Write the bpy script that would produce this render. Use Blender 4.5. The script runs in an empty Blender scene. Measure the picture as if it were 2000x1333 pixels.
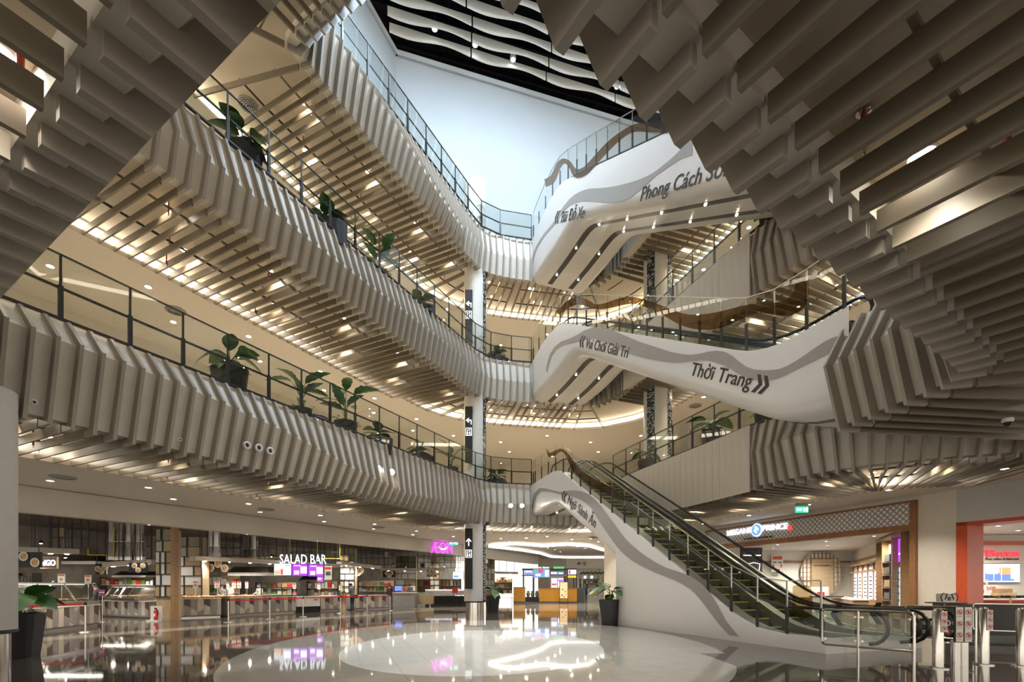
import bpy, bmesh, math, random
from mathutils import Vector, Matrix
from mathutils.geometry import tessellate_polygon

random.seed(7)
S = bpy.context.scene
COL = S.collection
V = Vector
PI = math.pi
F, HOR, CAMH = 950.0, 1145.0, 1.54      # focal length in pixels of the 2000 px frame, horizon row, eye height

# ---------------------------------------------------------------- camera, world, exposure
cd = bpy.data.cameras.new('camera')
cd.sensor_width = 36.0
cd.lens = F / 2000.0 * 36.0
cd.shift_y = (HOR - 666.5) / 2000.0
cd.clip_end = 300
cam = bpy.data.objects.new('camera', cd)
cam.location = (0, 0, CAMH)
cam.rotation_euler = (PI / 2, 0, 0)
COL.objects.link(cam)
S.camera = cam
S.view_settings.view_transform = 'Standard'
S.view_settings.look = 'None'
S.view_settings.exposure = 1.3
S.view_settings.gamma = 1.0
S.view_settings.use_curve_mapping = False
w = bpy.data.worlds.new('world')
S.world = w
w.use_nodes = True
w.node_tree.nodes['Background'].inputs[0].default_value = (1.0, 0.90, 0.76, 1)
w.node_tree.nodes['Background'].inputs[1].default_value = 0.75
S.cycles.max_bounces = 6
S.cycles.use_adaptive_sampling = True
S.cycles.adaptive_threshold = 0.07
S.cycles.diffuse_bounces = 3
S.cycles.glossy_bounces = 3
S.cycles.transparent_max_bounces = 18
S.cycles.transmission_bounces = 4
S.cycles.caustics_reflective = False
S.cycles.caustics_refractive = False
S.cycles.sample_clamp_indirect = 4.0
S.cycles.use_light_tree = True

LIGHTS = []
def lamp(kind, loc, power, color, target=None, size=0.3, spot=1.9, blend=0.6, size_y=None):
    d = bpy.data.lights.new('lamp_light', kind)
    d.energy = power
    d.color = color
    if kind == 'AREA':
        d.size = size
        if size_y:
            d.shape = 'RECTANGLE'
            d.size_y = size_y
    else:
        d.shadow_soft_size = size
    if kind == 'SPOT':
        d.spot_size = spot
        d.spot_blend = blend
    o = bpy.data.objects.new('lamp_light', d)
    o.location = loc
    t = (V(target) - V(loc)) if target else V((0, 0, -1))
    o.rotation_euler = t.to_track_quat('-Z', 'Y').to_euler()
    COL.objects.link(o)
    return o

WARM = (1.0, 0.84, 0.62)
NEUT = (1.0, 0.92, 0.80)
COOL = (0.66, 0.83, 1.0)
# cool spot lamps added out of frame under the black roof
for (x, y, p) in ((-2.5, 17.5, 2500), (2.0, 18.5, 2500), (5.5, 20.0, 2000), (0.0, 14.8, 2700)):
    lamp('SPOT', (x, y, 31.6), p, COOL, (x, y + 4.0, 20), size=0.5, spot=2.95, blend=0.6)
for (x, y, tx, ty) in ((0.5, 20.5, -1.0, 12.0), (2.2, 22.5, -0.5, 15.5), (-1.5, 21.0, -2.0, 18.5)):  # narrow spots added to brighten the floor and its white oval
    lamp('SPOT', (x, y, 31.4), 5600, (1.0, 0.97, 0.93), (tx, ty, 0), size=0.5, spot=0.42, blend=0.9)

# ---------------------------------------------------------------- photo pixel -> place
def gnd(x, y, h=0.0):
    """point of height h seen at pixel x, y"""
    Y = F * (h - CAMH) / (HOR - y)
    return V(((x - 1000) / F * Y, Y, h))
def at(x, y, Y):
    return V(((x - 1000) / F * Y, Y, CAMH + (HOR - y) / F * Y))

# ---------------------------------------------------------------- materials
MATS = {}
def nn(nt, typ, **kw):
    n = nt.nodes.new(typ)
    for k, v in kw.items():
        setattr(n, k, v)
    return n
def mat(name, col, rough=0.5, metal=0.0, emit=None, estr=1.0, var=0.06, scale=6.0, bump=0.0, spec=0.5, stretch=None, alpha=None, coat=0.0):
    m = bpy.data.materials.new(name)
    m.use_nodes = True
    nt = m.node_tree
    b = nt.nodes['Principled BSDF']
    b.inputs['Roughness'].default_value = rough
    b.inputs['Metallic'].default_value = metal
    b.inputs['Specular IOR Level'].default_value = spec
    b.inputs['Coat Weight'].default_value = coat
    c = (col[0], col[1], col[2], 1)
    tc = nn(nt, 'ShaderNodeTexCoord')
    no = nn(nt, 'ShaderNodeTexNoise')
    no.inputs['Scale'].default_value = scale
    no.inputs['Detail'].default_value = 4
    if stretch:
        mp = nn(nt, 'ShaderNodeMapping')
        mp.inputs['Scale'].default_value = stretch
        nt.links.new(tc.outputs['Object'], mp.inputs['Vector'])
        nt.links.new(mp.outputs[0], no.inputs['Vector'])
    else:
        nt.links.new(tc.outputs['Object'], no.inputs['Vector'])
    rp = nn(nt, 'ShaderNodeValToRGB')
    rp.color_ramp.elements[0].position = 0.3
    rp.color_ramp.elements[1].position = 0.7
    rp.color_ramp.elements[0].color = tuple(max(0, k * (1 - var)) for k in col) + (1,)
    rp.color_ramp.elements[1].color = tuple(min(1, k * (1 + var)) for k in col) + (1,)
    nt.links.new(no.outputs[0], rp.inputs[0])
    nt.links.new(rp.outputs[0], b.inputs['Base Color'])
    if bump:
        bp = nn(nt, 'ShaderNodeBump')
        bp.inputs['Strength'].default_value = bump
        bp.inputs['Distance'].default_value = 0.01
        nt.links.new(no.outputs[0], bp.inputs['Height'])
        nt.links.new(bp.outputs[0], b.inputs['Normal'])
    if emit:
        b.inputs['Emission Color'].default_value = (emit[0], emit[1], emit[2], 1)
        b.inputs['Emission Strength'].default_value = estr
    MATS[name] = m
    return m
def glass_mat(name, tint, refl=0.03):
    m = bpy.data.materials.new(name)
    m.use_nodes = True
    nt = m.node_tree
    nt.nodes.clear()
    out = nn(nt, 'ShaderNodeOutputMaterial')
    tr = nn(nt, 'ShaderNodeBsdfTransparent')
    tr.inputs[0].default_value = tint + (1,)
    gl = nn(nt, 'ShaderNodeBsdfGlossy')
    gl.inputs[0].default_value = (0.95, 0.97, 0.97, 1)
    gl.inputs['Roughness'].default_value = 0.01
    lw = nn(nt, 'ShaderNodeLayerWeight')
    lw.inputs[0].default_value = 0.5
    pw = nn(nt, 'ShaderNodeMath', operation='POWER')
    pw.inputs[1].default_value = 4.0
    nt.links.new(lw.outputs['Facing'], pw.inputs[0])
    fr = nn(nt, 'ShaderNodeMath', operation='MULTIPLY_ADD')
    fr.inputs[1].default_value = 0.55
    fr.inputs[2].default_value = refl
    nt.links.new(pw.outputs[0], fr.inputs[0])
    mx = nn(nt, 'ShaderNodeMixShader')
    nt.links.new(fr.outputs[0], mx.inputs[0])
    nt.links.new(tr.outputs[0], mx.inputs[1])
    nt.links.new(gl.outputs[0], mx.inputs[2])
    nt.links.new(mx.outputs[0], out.inputs[0])
    MATS[name] = m
    return m
def emat(name, col, strength):
    return mat(name, (0.02, 0.02, 0.02), 0.4, emit=col, estr=strength)

mat('fin', (0.33, 0.295, 0.25), 0.42, var=0.03, scale=2.0)
mat('fin_panel', (0.66, 0.615, 0.54), 0.5, var=0.04, scale=3.0)
mat('slat', (0.21, 0.178, 0.132), 0.42, var=0.05, scale=2.0)
mat('ceiling_paint', (0.58, 0.51, 0.40), 0.7, var=0.02)
mat('plain_ceiling', (0.74, 0.69, 0.62), 0.7, var=0.02)
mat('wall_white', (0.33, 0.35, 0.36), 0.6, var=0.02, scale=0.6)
mat('wall_beige', (0.70, 0.63, 0.54), 0.6, var=0.03)
mat('fascia_beige', (0.55, 0.51, 0.44), 0.5, var=0.03)
mat('clad', (0.80, 0.78, 0.765), 0.32, var=0.015, scale=0.8)
mat('wave', (0.36, 0.335, 0.31), 0.4, var=0.03)
mat('letter_dark', (0.035, 0.028, 0.026), 0.5)
mat('black_metal', (0.018, 0.019, 0.02), 0.35, var=0.1)
mat('black_soft', (0.012, 0.012, 0.013), 0.6, var=0.1)
mat('roof_black', (0.004, 0.004, 0.006), 0.95, var=0.3, spec=0.05)
mat('baffle', (0.78, 0.77, 0.73), 0.5, var=0.03)
mat('steel', (0.62, 0.60, 0.57), 0.16, 1.0, var=0.05, scale=3)
mat('steel_brushed', (0.55, 0.53, 0.50), 0.3, 1.0, var=0.1, scale=4, stretch=(1, 1, 20))
mat('dark_steel', (0.08, 0.08, 0.082), 0.3, 0.8, var=0.1)
mat('step', (0.045, 0.045, 0.045), 0.4, 0.6, var=0.15, scale=30)
mat('yellow', (0.85, 0.72, 0.04), 0.5)
mat('tube_glow', (0.8, 0.8, 0.8), 0.5, emit=(1, .95, .85), estr=.7)
mat('rubber', (0.012, 0.012, 0.012), 0.3)
mat('col_paint', (0.74, 0.72, 0.68), 0.3, var=0.02)
mat('leaf', (0.045, 0.13, 0.03), 0.38, var=0.3, scale=5)
mat('leaf_pale', (0.10, 0.22, 0.05), 0.38, var=0.3, scale=5)
mat('stem', (0.10, 0.16, 0.05), 0.5)
mat('soil', (0.03, 0.022, 0.015), 0.9)
mat('pot', (0.035, 0.037, 0.042), 0.55, var=0.15)
mat('red_pipe', (0.35, 0.05, 0.025), 0.35)
mat('white_plastic', (0.75, 0.74, 0.72), 0.4)
mat('chrome', (0.75, 0.75, 0.75), 0.08, 1.0)
mat('wood', (0.36, 0.21, 0.10), 0.45, var=0.2, scale=4, stretch=(1, 1, 8))
mat('wood_light', (0.46, 0.34, 0.20), 0.5, var=0.15, scale=4, stretch=(8, 8, 0.6))
mat('wood_brown', (0.28, 0.13, 0.055), 0.4, var=0.15, scale=5)
mat('tile_white', (0.74, 0.73, 0.70), 0.25, var=0.03)
mat('red', (0.62, 0.03, 0.03), 0.45)
mat('orange_red', (0.60, 0.09, 0.03), 0.4)
mat('skin', (0.55, 0.34, 0.24), 0.5)
mat('hair', (0.015, 0.012, 0.01), 0.5)
mat('paper', (0.80, 0.78, 0.74), 0.6)
mat('grey_dark', (0.10, 0.10, 0.105), 0.5)
mat('grey_mid', (0.30, 0.295, 0.29), 0.5)
mat('purple', (0.16, 0.02, 0.08), 0.5)
mat('green_sign', (0.02, 0.30, 0.18), 0.4, emit=(0.02, 0.55, 0.32), estr=0.7)
mat('white_glow', (0.8, 0.8, 0.8), 0.5, emit=(1, 1, 1), estr=1.2)
emat('lamp_glow', (1.0, 0.9, 0.74), 30.0)
emat('cove_glow', (1.0, 0.86, 0.66), 4.0)
emat('ribbon_glow', (1.0, 0.93, 0.82), 1.6)
emat('cool_glow', (0.85, 0.93, 1.0), 8.0)
glass_mat('glass', (0.90, 0.925, 0.91))
glass_mat('glass_dark', (0.84, 0.88, 0.85))
glass_mat('film_brown', (0.55, 0.42, 0.28))
glass_mat('film_light', (0.80, 0.70, 0.56))

# ---------------------------------------------------------------- mesh helpers
class MB:
    def __init__(s):
        s.v, s.f, s.m = [], [], []
    def add(s, vs, fs, mi=0):
        o = len(s.v)
        s.v += [tuple(p) for p in vs]
        for f in fs:
            s.f.append(tuple(i + o for i in f))
            s.m.append(mi)
        return s
    def box(s, c, size, rz=0.0, mi=0, rx=0.0):
        hx, hy, hz = size[0] / 2, size[1] / 2, size[2] / 2
        R = Matrix.Rotation(rz, 3, 'Z') @ Matrix.Rotation(rx, 3, 'X')
        vs = [V(c) + R @ V((x, y, z)) for x in (-hx, hx) for y in (-hy, hy) for z in (-hz, hz)]
        return s.add(vs, ((0, 1, 3, 2), (4, 6, 7, 5), (0, 4, 5, 1), (2, 3, 7, 6), (0, 2, 6, 4), (1, 5, 7, 3)), mi)
    def bar(s, p, q, w, h, mi=0):
        p, q = V(p), V(q)
        d = (q - p).normalized()
        side = d.cross(V((0, 0, 1)))
        side = side.normalized() if side.length > 1e-4 else V((1, 0, 0))
        up = side.cross(d).normalized()
        a, b = side * w / 2, up * h / 2
        vs = [p - a - b, p + a - b, p + a + b, p - a + b, q - a - b, q + a - b, q + a + b, q - a + b]
        return s.add(vs, ((3, 2, 1, 0), (4, 5, 6, 7), (0, 1, 5, 4), (1, 2, 6, 5), (2, 3, 7, 6), (3, 0, 4, 7)), mi)
    def tube(s, pts, r, n=8, mi=0, closed=False):
        pts = [V(p) for p in pts]
        rs = r if isinstance(r, (list, tuple)) else [r] * len(pts)
        rings = []
        prev = None
        for i, p in enumerate(pts):
            a = pts[max(i - 1, 0)]
            b = pts[min(i + 1, len(pts) - 1)]
            d = (b - a).normalized()
            if prev is None:
                ref = V((0, 0, 1)) if abs(d.z) < 0.9 else V((1, 0, 0))
                u = d.cross(ref).normalized()
            else:
                u = (prev - d * prev.dot(d)).normalized()
            prev = u
            v2 = d.cross(u)
            rings.append([p + (u * math.cos(2 * PI * k / n) + v2 * math.sin(2 * PI * k / n)) * rs[i] for k in range(n)])
        return s.loft(rings, True, mi, caps=True)
    def loft(s, rings, wrap=False, mi=0, caps=False):
        n = len(rings[0])
        vs = [p for r in rings for p in r]
        fs = []
        for i in range(len(rings) - 1):
            for k in range(n if wrap else n - 1):
                k2 = (k + 1) % n
                fs.append((i * n + k, i * n + k2, (i + 1) * n + k2, (i + 1) * n + k))
        if caps:
            fs.append(tuple(range(n - 1, -1, -1)))
            fs.append(tuple((len(rings) - 1) * n + k for k in range(n)))
        return s.add(vs, fs, mi)
    def lathe(s, prof, c=(0, 0, 0), n=16, mi=0, caps=True):
        rings = [[V(c) + V((r * math.cos(2 * PI * k / n), r * math.sin(2 * PI * k / n), z)) for k in range(n)] for r, z in prof]
        return s.loft(rings, True, mi, caps)
    def poly(s, pts, mi=0):
        pts = [V(p) for p in pts]
        return s.add(pts, tessellate_polygon([pts]), mi)
    def prism(s, pts, d, mi=0):
        """outline pts (3D, planar) thickened by vector d"""
        pts = [V(p) for p in pts]
        n = len(pts)
        t = tessellate_polygon([pts])
        s.add(pts + [p + V(d) for p in pts], list(t) + [tuple(i + n for i in f[::-1]) for f in t] +
              [(i, (i + 1) % n, (i + 1) % n + n, i + n) for i in range(n)], mi)
        return s
    def build(s, name, mats, parent=None, smooth=False, org=None):
        me = bpy.data.meshes.new(name)
        vs = s.v if org is None else [(a[0] - org[0], a[1] - org[1], a[2] - org[2]) for a in s.v]
        me.from_pydata(vs, [], s.f)
        mats = [mats] if isinstance(mats, str) else mats
        for k in mats:
            me.materials.append(MATS[k])
        if len(mats) > 1:
            me.polygons.foreach_set('material_index', s.m)
        if smooth:
            me.polygons.foreach_set('use_smooth', [True] * len(me.polygons))
            try:
                me.set_sharp_from_angle(angle=math.radians(40))
            except Exception:
                pass
        bm = bmesh.new()
        bm.from_mesh(me)
        bmesh.ops.recalc_face_normals(bm, faces=bm.faces)
        bm.to_mesh(me)
        bm.free()
        me.update()
        return link(name, me, parent, org)

def link(name, me, parent=None, loc=None):
    o = bpy.data.objects.new(name, me)
    if loc is not None:
        o.location = loc
    COL.objects.link(o)
    if parent is not None:
        adopt(o, parent)
    return o
def wmat(o):
    m = Matrix.LocRotScale(o.location, o.rotation_euler, o.scale)
    return wmat(o.parent) @ o.matrix_parent_inverse @ m if o.parent else m
def adopt(o, parent):
    o.parent = parent
    o.matrix_parent_inverse = wmat(parent).inverted()
def tag(o, label, cat=None, group=None, kind=None):
    o['label'] = label
    if cat:
        o['category'] = cat
    if group:
        o['group'] = group
    if kind:
        o['kind'] = kind
    return o
def thing(name, label, cat, loc=(0, 0, 0), rz=0.0, group=None):
    o = bpy.data.objects.new(name, None)
    o.empty_display_size = 0.2
    o.location = loc
    o.rotation_euler = (0, 0, rz)
    COL.objects.link(o)
    return tag(o, label, cat, group)
def struct(o, label):
    return tag(o, label, kind='structure')
def dup(root, loc, rz=0.0, label=None, scale=None, group=None):
    r = root.copy()
    COL.objects.link(r)
    r.location = loc
    r.rotation_euler = (0, 0, rz)
    if scale:
        r.scale = (scale,) * 3 if not isinstance(scale, tuple) else scale
    if label:
        r['label'] = label
    if group:
        r['group'] = group
    def kids(a, b):
        for ch in list(a.children):
            c = ch.copy()
            COL.objects.link(c)
            c.parent = b
            kids(ch, c)
    kids(root, r)
    return r
UNIT = MB().box((0, 0, 0), (1, 1, 1))
UNITS = {}
def ubox(name, c, size, rz, m, parent=None):
    """box that shares its mesh with all boxes of its material"""
    if m not in UNITS:
        me = bpy.data.meshes.new('unit_' + m)
        me.from_pydata(UNIT.v, [], UNIT.f)
        me.materials.append(MATS[m])
        UNITS[m] = me
    o = bpy.data.objects.new(name, UNITS[m])
    o.location, o.scale, o.rotation_euler = c, size, (0, 0, rz)
    COL.objects.link(o)
    if parent:
        adopt(o, parent)
    return o
def text(name, s, m, org, ux, uz, size, parent=None, thick=0.01, width=None, shear=0.0, bold=0.0, align='LEFT', spacing=1.0):
    """lettering in the plane of ux (reading direction) and uz (up)"""
    cu = bpy.data.curves.new(name, 'FONT')
    cu.body = s
    cu.size = 1.0
    cu.extrude = thick / 2
    cu.shear = shear
    cu.offset = bold
    cu.align_x = align
    cu.space_character = spacing
    cu.resolution_u = 3
    ob = bpy.data.objects.new(name + '_curve', cu)
    COL.objects.link(ob)
    bpy.context.view_layer.update()
    me = bpy.data.meshes.new_from_object(ob.evaluated_get(bpy.context.evaluated_depsgraph_get()))
    bpy.data.objects.remove(ob)
    bpy.data.curves.remove(cu)
    xs = [v.co.x for v in me.vertices] or [0, 1]
    sx = size
    if width:
        sx = width / max(1e-6, max(xs) - min(xs))
    ux, uz = V(ux).normalized(), V(uz)
    uz = (uz - ux * uz.dot(ux)).normalized() if shear is not None else uz.normalized()
    nz = ux.cross(uz).normalized()
    org = V(org)
    for v in me.vertices:
        v.co = org + ux * v.co.x * sx + uz * v.co.y * size + nz * v.co.z
    me.materials.clear()
    me.materials.append(MATS[m])
    return link(name, me, parent)

# ================================================================ the hall's void and its three balconies
FL = {2: 6.9, 3: 13.8, 4: 20.7}                 # floor heights
ED = {2: 7.26, 3: 14.14, 4: 21.06}              # top edge of each fascia
DEP = 2.36                                      # fascia height
STEP = 0.39                                     # fin spacing
P23 = [((7.25, 10.7), 0), ((7.6, 7.98), .7), ((-.64, 2.364), .5), ((-10.61, 8.56), .6), ((-2.75, 24.25), 3.0), ((-1.5, 26.75), 1.1),
       ((.3, 27.3), .6), ((4.55, 28.1), .6), ((5.3, 27.1), .6), ((8.74, 16.6), 3), ((10.0, 14.3), 2.2), ((12.6, 12.9), 1.5), ((15, 12.4), 0)]
P4 = [((7.25, 12.9), 0), ((7.6, 12.6), .1), ((-.7, 12.27), .5), ((-6.98, 15.8), .35)] + P23[4:]

def fillet(pts):
    out = []
    for i, (p, r) in enumerate(pts):
        p = V(p)
        if r <= 0 or i == 0 or i == len(pts) - 1:
            out.append((p, i))
            continue
        a, b = V(pts[i - 1][0]), V(pts[i + 1][0])
        da, db = (a - p), (b - p)
        r2 = min(r, da.length * .45, db.length * .45)
        s, e = p + da.normalized() * r2, p + db.normalized() * r2
        for k in range(7):
            t = k / 6
            out.append((s * (1 - t) ** 2 + p * 2 * t * (1 - t) + e * t * t, i if t > .5 else i - 1))
    return out
def sample(pts, step, start=0.0):
    """even stations: (point, tangent, segment, fraction of the segment)"""
    fp = fillet(pts)
    res, need = [], start
    dist = 0.0
    for i in range(len(fp) - 1):
        p, q = fp[i][0], fp[i + 1][0]
        L = (q - p).length
        while need <= dist + L and L > 0:
            t = (need - dist) / L
            res.append([p.lerp(q, t), None, fp[i][1]])
            need += step
        dist += L
    for i in range(len(res)):
        a, b = res[max(i - 1, 0)][0], res[min(i + 1, len(res) - 1)][0]
        res[i][1] = (b - a).normalized()
        sg = min(res[i][2], len(pts) - 2)
        A, B = V(pts[sg][0]), V(pts[sg + 1][0])
        res[i][2] = sg
        res[i].append(max(0, min(1, (res[i][0] - A).dot(B - A) / (B - A).length_squared)))
    return res
def ramp(t, keys):
    for (a, va), (b, vb) in zip(keys, keys[1:]):
        if t <= b:
            k = max(0, (t - a) / (b - a))
            return tuple(x + (y - x) * k for x, y in zip(va, vb))
    return keys[-1][1]
LEFTK = {2: [(0, (.64, .6, .26)), (.25, (.55, .65, .1)), (.42, (.5, .95, .05)), (.6, (.45, 1.5, .02)), (.78, (.25, 1.8, 0)), (1, (.12, 1.6, 0))],
         3: [(0, (.5, 1.0, .25)), (.25, (.53, 1.3, .26)), (.5, (.5, 1.35, .22)), (.8, (.34, 1.1, .1)), (1, (.25, 1.0, .05))],
         4: [(0, (.5, .35, .25)), (.4, (.5, .8, .1)), (.8, (.45, 1.5, .0)), (1, (.35, 1.6, .0))]}
def attr(lv, sg, t, p):
    """kink offset, kink depth, bottom offset, slat length, kind"""
    if sg == 0:
        return (.5, .95, .15, 5.5, 'fin')
    if sg == 1:
        return (.5, 1.2, .05, 8.0, 'fin')
    if sg == 2:
        return (.55, 1.25, .0, .42 if lv < 4 else 4.0, 'fin')
    if sg == 3:
        return ramp(t, LEFTK[lv]) + ({2: 3.5, 3: 4.0, 4: 4.2}[lv], 'fin')
    if sg in (4, 5, 6):
        return (.2, 1.15, .02, 3.5, 'fin')
    if sg == 7:
        return (.3, 1.1, .1, 3.5, 'fin')
    if sg == 8:
        k = ramp(p.y, [(15.5, (.5,)), (18.6, (.02,)), (40, (.02,))])[0]
        return (k, 1.05, k * .25, 3.6, 'board' if 17.3 < p.y < 25.5 else 'fin')
    return (.55, 1.0, .12, 3.6, 'fin')

PATHS = {2: P23, 3: P23, 4: P4}
STA, BAL = {}, {}
NAMES = {2: 'lowest', 3: 'middle', 4: 'topmost'}
for lv in (2, 3, 4):
    E = ED[lv]
    st = sample(PATHS[lv], STEP, .1)
    STA[lv] = st
    bal = thing('balcony', {2: 'lowest balcony of ribbed beige fins wrapping the hall above the shops',
                            3: 'middle balcony of folded beige fins between two other balconies',
                            4: 'topmost balcony of pale fins under the black roof'}[lv], 'balcony', (0, 0, FL[lv]))
    BAL[lv] = bal
    rows = []
    inner = []
    for (p, t, sg, fr) in st:
        n = V((t.y, -t.x))
        ok, dk, ob, sl, kind = attr(lv, sg, fr, p)
        # wandering of the fold from fin to fin
        prof = [(-.12, E - .01), (ok - .17, E - dk), (ob - .17, E - DEP + .17), (ob - .47, E - DEP + .17), (ob - .47, E - DEP + .55)]
        rows.append([V((p.x + n.x * o, p.y + n.y * o, z)) for o, z in prof])
        inn = ob - .52 - sl
        q = p + n * inn
        if sg in (1, 2) and lv < 4:
            q = p - n * 9.0
        inner.append((q, sg, p, n))
        rz = math.atan2(n.y, n.x)
        if kind == 'fin':
            outer = [(0, E), (ok, E - dk), (ob, E - DEP), (ob - .42, E - DEP)]
            innr = [(-.16, E), (ok - .21, E - dk - .02), (ob - .21, E - DEP + .2), (ob - .42, E - DEP + .2)]
            m = MB()
            tt = V((t.x, t.y, 0)) * .036
            R = []
            for s in (-1, 1):
                R.append([V((p.x + n.x * o, p.y + n.y * o, z)) + tt * s for o, z in outer + innr[::-1]])
            nn_ = 8
            vs = R[0] + R[1]
            fs = [(i, (i + 1) % nn_, (i + 1) % nn_ + nn_, i + nn_) for i in range(nn_)]
            for i in range(3):
                fs.append((i, i + 1, 6 - i, 7 - i))
                fs.append(tuple(k + nn_ for k in (7 - i, 6 - i, i + 1, i)))
            m.add(vs, fs)
            m.build('fin', 'fin', bal, org=(p.x, p.y, E))
        # soffit slat
        c = p + n * (ob - .50 - sl / 2)
        if not (sg in (7,)):
            ubox('slat', (c.x, c.y, E - DEP + .10), (sl, .05, .2), rz, 'slat', bal)
    # boards of the flat stretch on the shop side
    run = [i for i, s in enumerate(st) if attr(lv, s[2], s[3], s[0])[4] == 'board']
    for i in run:
        p, t = st[i][0], st[i][1]
        n = V((t.y, -t.x))
        k = attr(lv, st[i][2], st[i][3], p)[0]
        ubox('board', (p.x + n.x * (.0 + k * .4), p.y + n.y * (.0 + k * .4), E - DEP / 2 - .01), (.05, STEP - .012, DEP), math.atan2(n.y, n.x), 'fin_panel', bal)
    MB().loft(rows).build('fascia_backing', 'fin_panel', bal)
    # slab: underside behind the slats, floor above
    zc, zf, zp = E - DEP + .5, FL[lv], E - DEP + .02
    hole = [V((p.x - t.y * .25, p.y + t.x * .25, 0)) for (p, t, sg, fr) in st]
    if lv < 4:
        hole += [V((10.6, 11.9, 0))]
    ox = [V((-26, -5, 0)), V((26, -5, 0)), V((26, 62, 0)), V((-26, 62, 0))]
    m = MB()
    for z in (zc, zf):
        loops = [[V((a.x, a.y, z)) for a in ox], [V((a.x, a.y, z)) for a in hole]]
        m.add(loops[0] + loops[1], tessellate_polygon(loops))
    m.build('slab', 'ceiling_paint', bal)
    # plain walkway ceiling set lower, with the lit cove round its edge
    ih = [V((q.x, q.y, zp)) for q, sg, p, n in inner]
    m = MB()
    loops = [[V((a.x, a.y, zp)) for a in ox], ih]
    m.add(loops[0] + loops[1], tessellate_polygon(loops))
    m.build('walkway_ceiling', 'plain_ceiling', bal)
    seg = [i for i, k in enumerate(inner) if k[1] not in (1, 2) or lv == 4]
    up, gl = MB(), MB()
    for i, j in zip(seg, seg[1:] + [10 ** 6]):
        if j != i + 1:
            if up.v:
                up.build('cove_lip', 'plain_ceiling', bal)
                gl.build('cove_light', 'cove_glow', bal)
            up, gl = MB(), MB()
            continue
        a, b = ih[i], ih[j]
        up.add([a, b, V((b.x, b.y, zc)), V((a.x, a.y, zc))], [(0, 1, 2, 3)])
        na, nb = inner[i][3] * .012, inner[j][3] * .012
        gl.add([a + V((na.x, na.y, .16)), b + V((nb.x, nb.y, .16)), b + V((nb.x, nb.y, .40)), a + V((na.x, na.y, .40))], [(0, 1, 2, 3)])
    # carrier rails above the slats
    for off in (.9, 2.3):
        m = MB()
        pts = [(p, t, sg) for (p, t, sg, fr) in st if sg not in (2, 7) or lv == 4]
        for a, b in zip(pts, pts[1:]):
            qa, qb = a[0] - V((a[1].y, -a[1].x)) * (off + .3), b[0] - V((b[1].y, -b[1].x)) * (off + .3)
            if (a[0] - b[0]).length > .8 or a[2] != b[2]:
                if m.v:
                    m.build('carrier_rail', 'black_metal' if off > 1 else 'slat', bal)
                m = MB()
                continue
            m.bar((qa.x, qa.y, E - DEP + .235), (qb.x, qb.y, E - DEP + .235), .045, .05)
        if m.v:
            m.build('carrier_rail', 'black_metal' if off > 1 else 'slat', bal)

def along(lv, sgs, lo=-1e9, hi=1e9, step=1.23, start=0.2, inset=.03):
    """stations of a stretch of the edge: used for railings"""
    st = sample(PATHS[lv], .1, 0)
    keep = [s for s in st if s[2] in sgs and lo < s[0].y < hi]
    out, acc = [], start
    d = 0
    for a, b in zip(keep, keep[1:]):
        L = (b[0] - a[0]).length
        if L > .5:
            continue
        d += L
        if d >= acc:
            n = V((b[1].y, -b[1].x))
            out.append((b[0] - n * inset, b[1]))
            acc += step
    return out
def railing(lv, stations, label, h=1.40):
    E = ED[lv]
    r = thing('glass_railing', label, 'railing', (stations[0][0].x, stations[0][0].y, E))
    tr, mr, br = MB(), MB(), MB()
    for (p, t) in stations:
        m = MB()
        n = V((t.y, -t.x, 0))
        a = math.atan2(t.y, t.x)
        m.box((p.x, p.y, E + h * .26), (.085, .06, h * .52 + .02), a).box((p.x, p.y, E + h * .75), (.045, .03, h * .5), a)
        m.build('post', 'black_metal', r, org=(p.x, p.y, E))
    for (p, t), (q, t2) in zip(stations, stations[1:]):
        a, b = V((p.x, p.y, E)), V((q.x, q.y, E))
        n = V(((t + t2).y, -(t + t2).x, 0)).normalized() * .02
        d = (b - a).normalized() * .03
        L = (b - a).length
        rz = math.atan2(b.y - a.y, b.x - a.x)
        c = (a + b) / 2 + n
        ubox('pane', (c.x, c.y, E + h * .5 + .01), (L - .07, .012, h - .05), rz, 'glass', r)
        tr.bar(a + V((0, 0, h)), b + V((0, 0, h)), .04, .032)
        mr.bar(a + V((0, 0, h * .5)) - n * 2, b + V((0, 0, h * .5)) - n * 2, .03, .055)
        br.bar(a + V((0, 0, .02)), b + V((0, 0, .02)), .07, .05)
    tr.build('top_rail', 'black_metal', r)
    mr.build('mid_rail', 'black_metal', r)
    br.build('base_rail', 'black_metal', r)
    return r
for lv in (2, 3, 4):
    railing(lv, along(lv, (3, 4, 5), start=.55) + [(V((1.1, 27.42)), V((.98, .17)))], 'glass railing with black posts along the long side of the %s balcony' % NAMES[lv])
    railing(lv, along(lv, (8, 9), lo=13.5, hi=27.0, start=.3, step=1.3), 'glass railing with black posts above the flat board fascia, %s balcony' % NAMES[lv])

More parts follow.
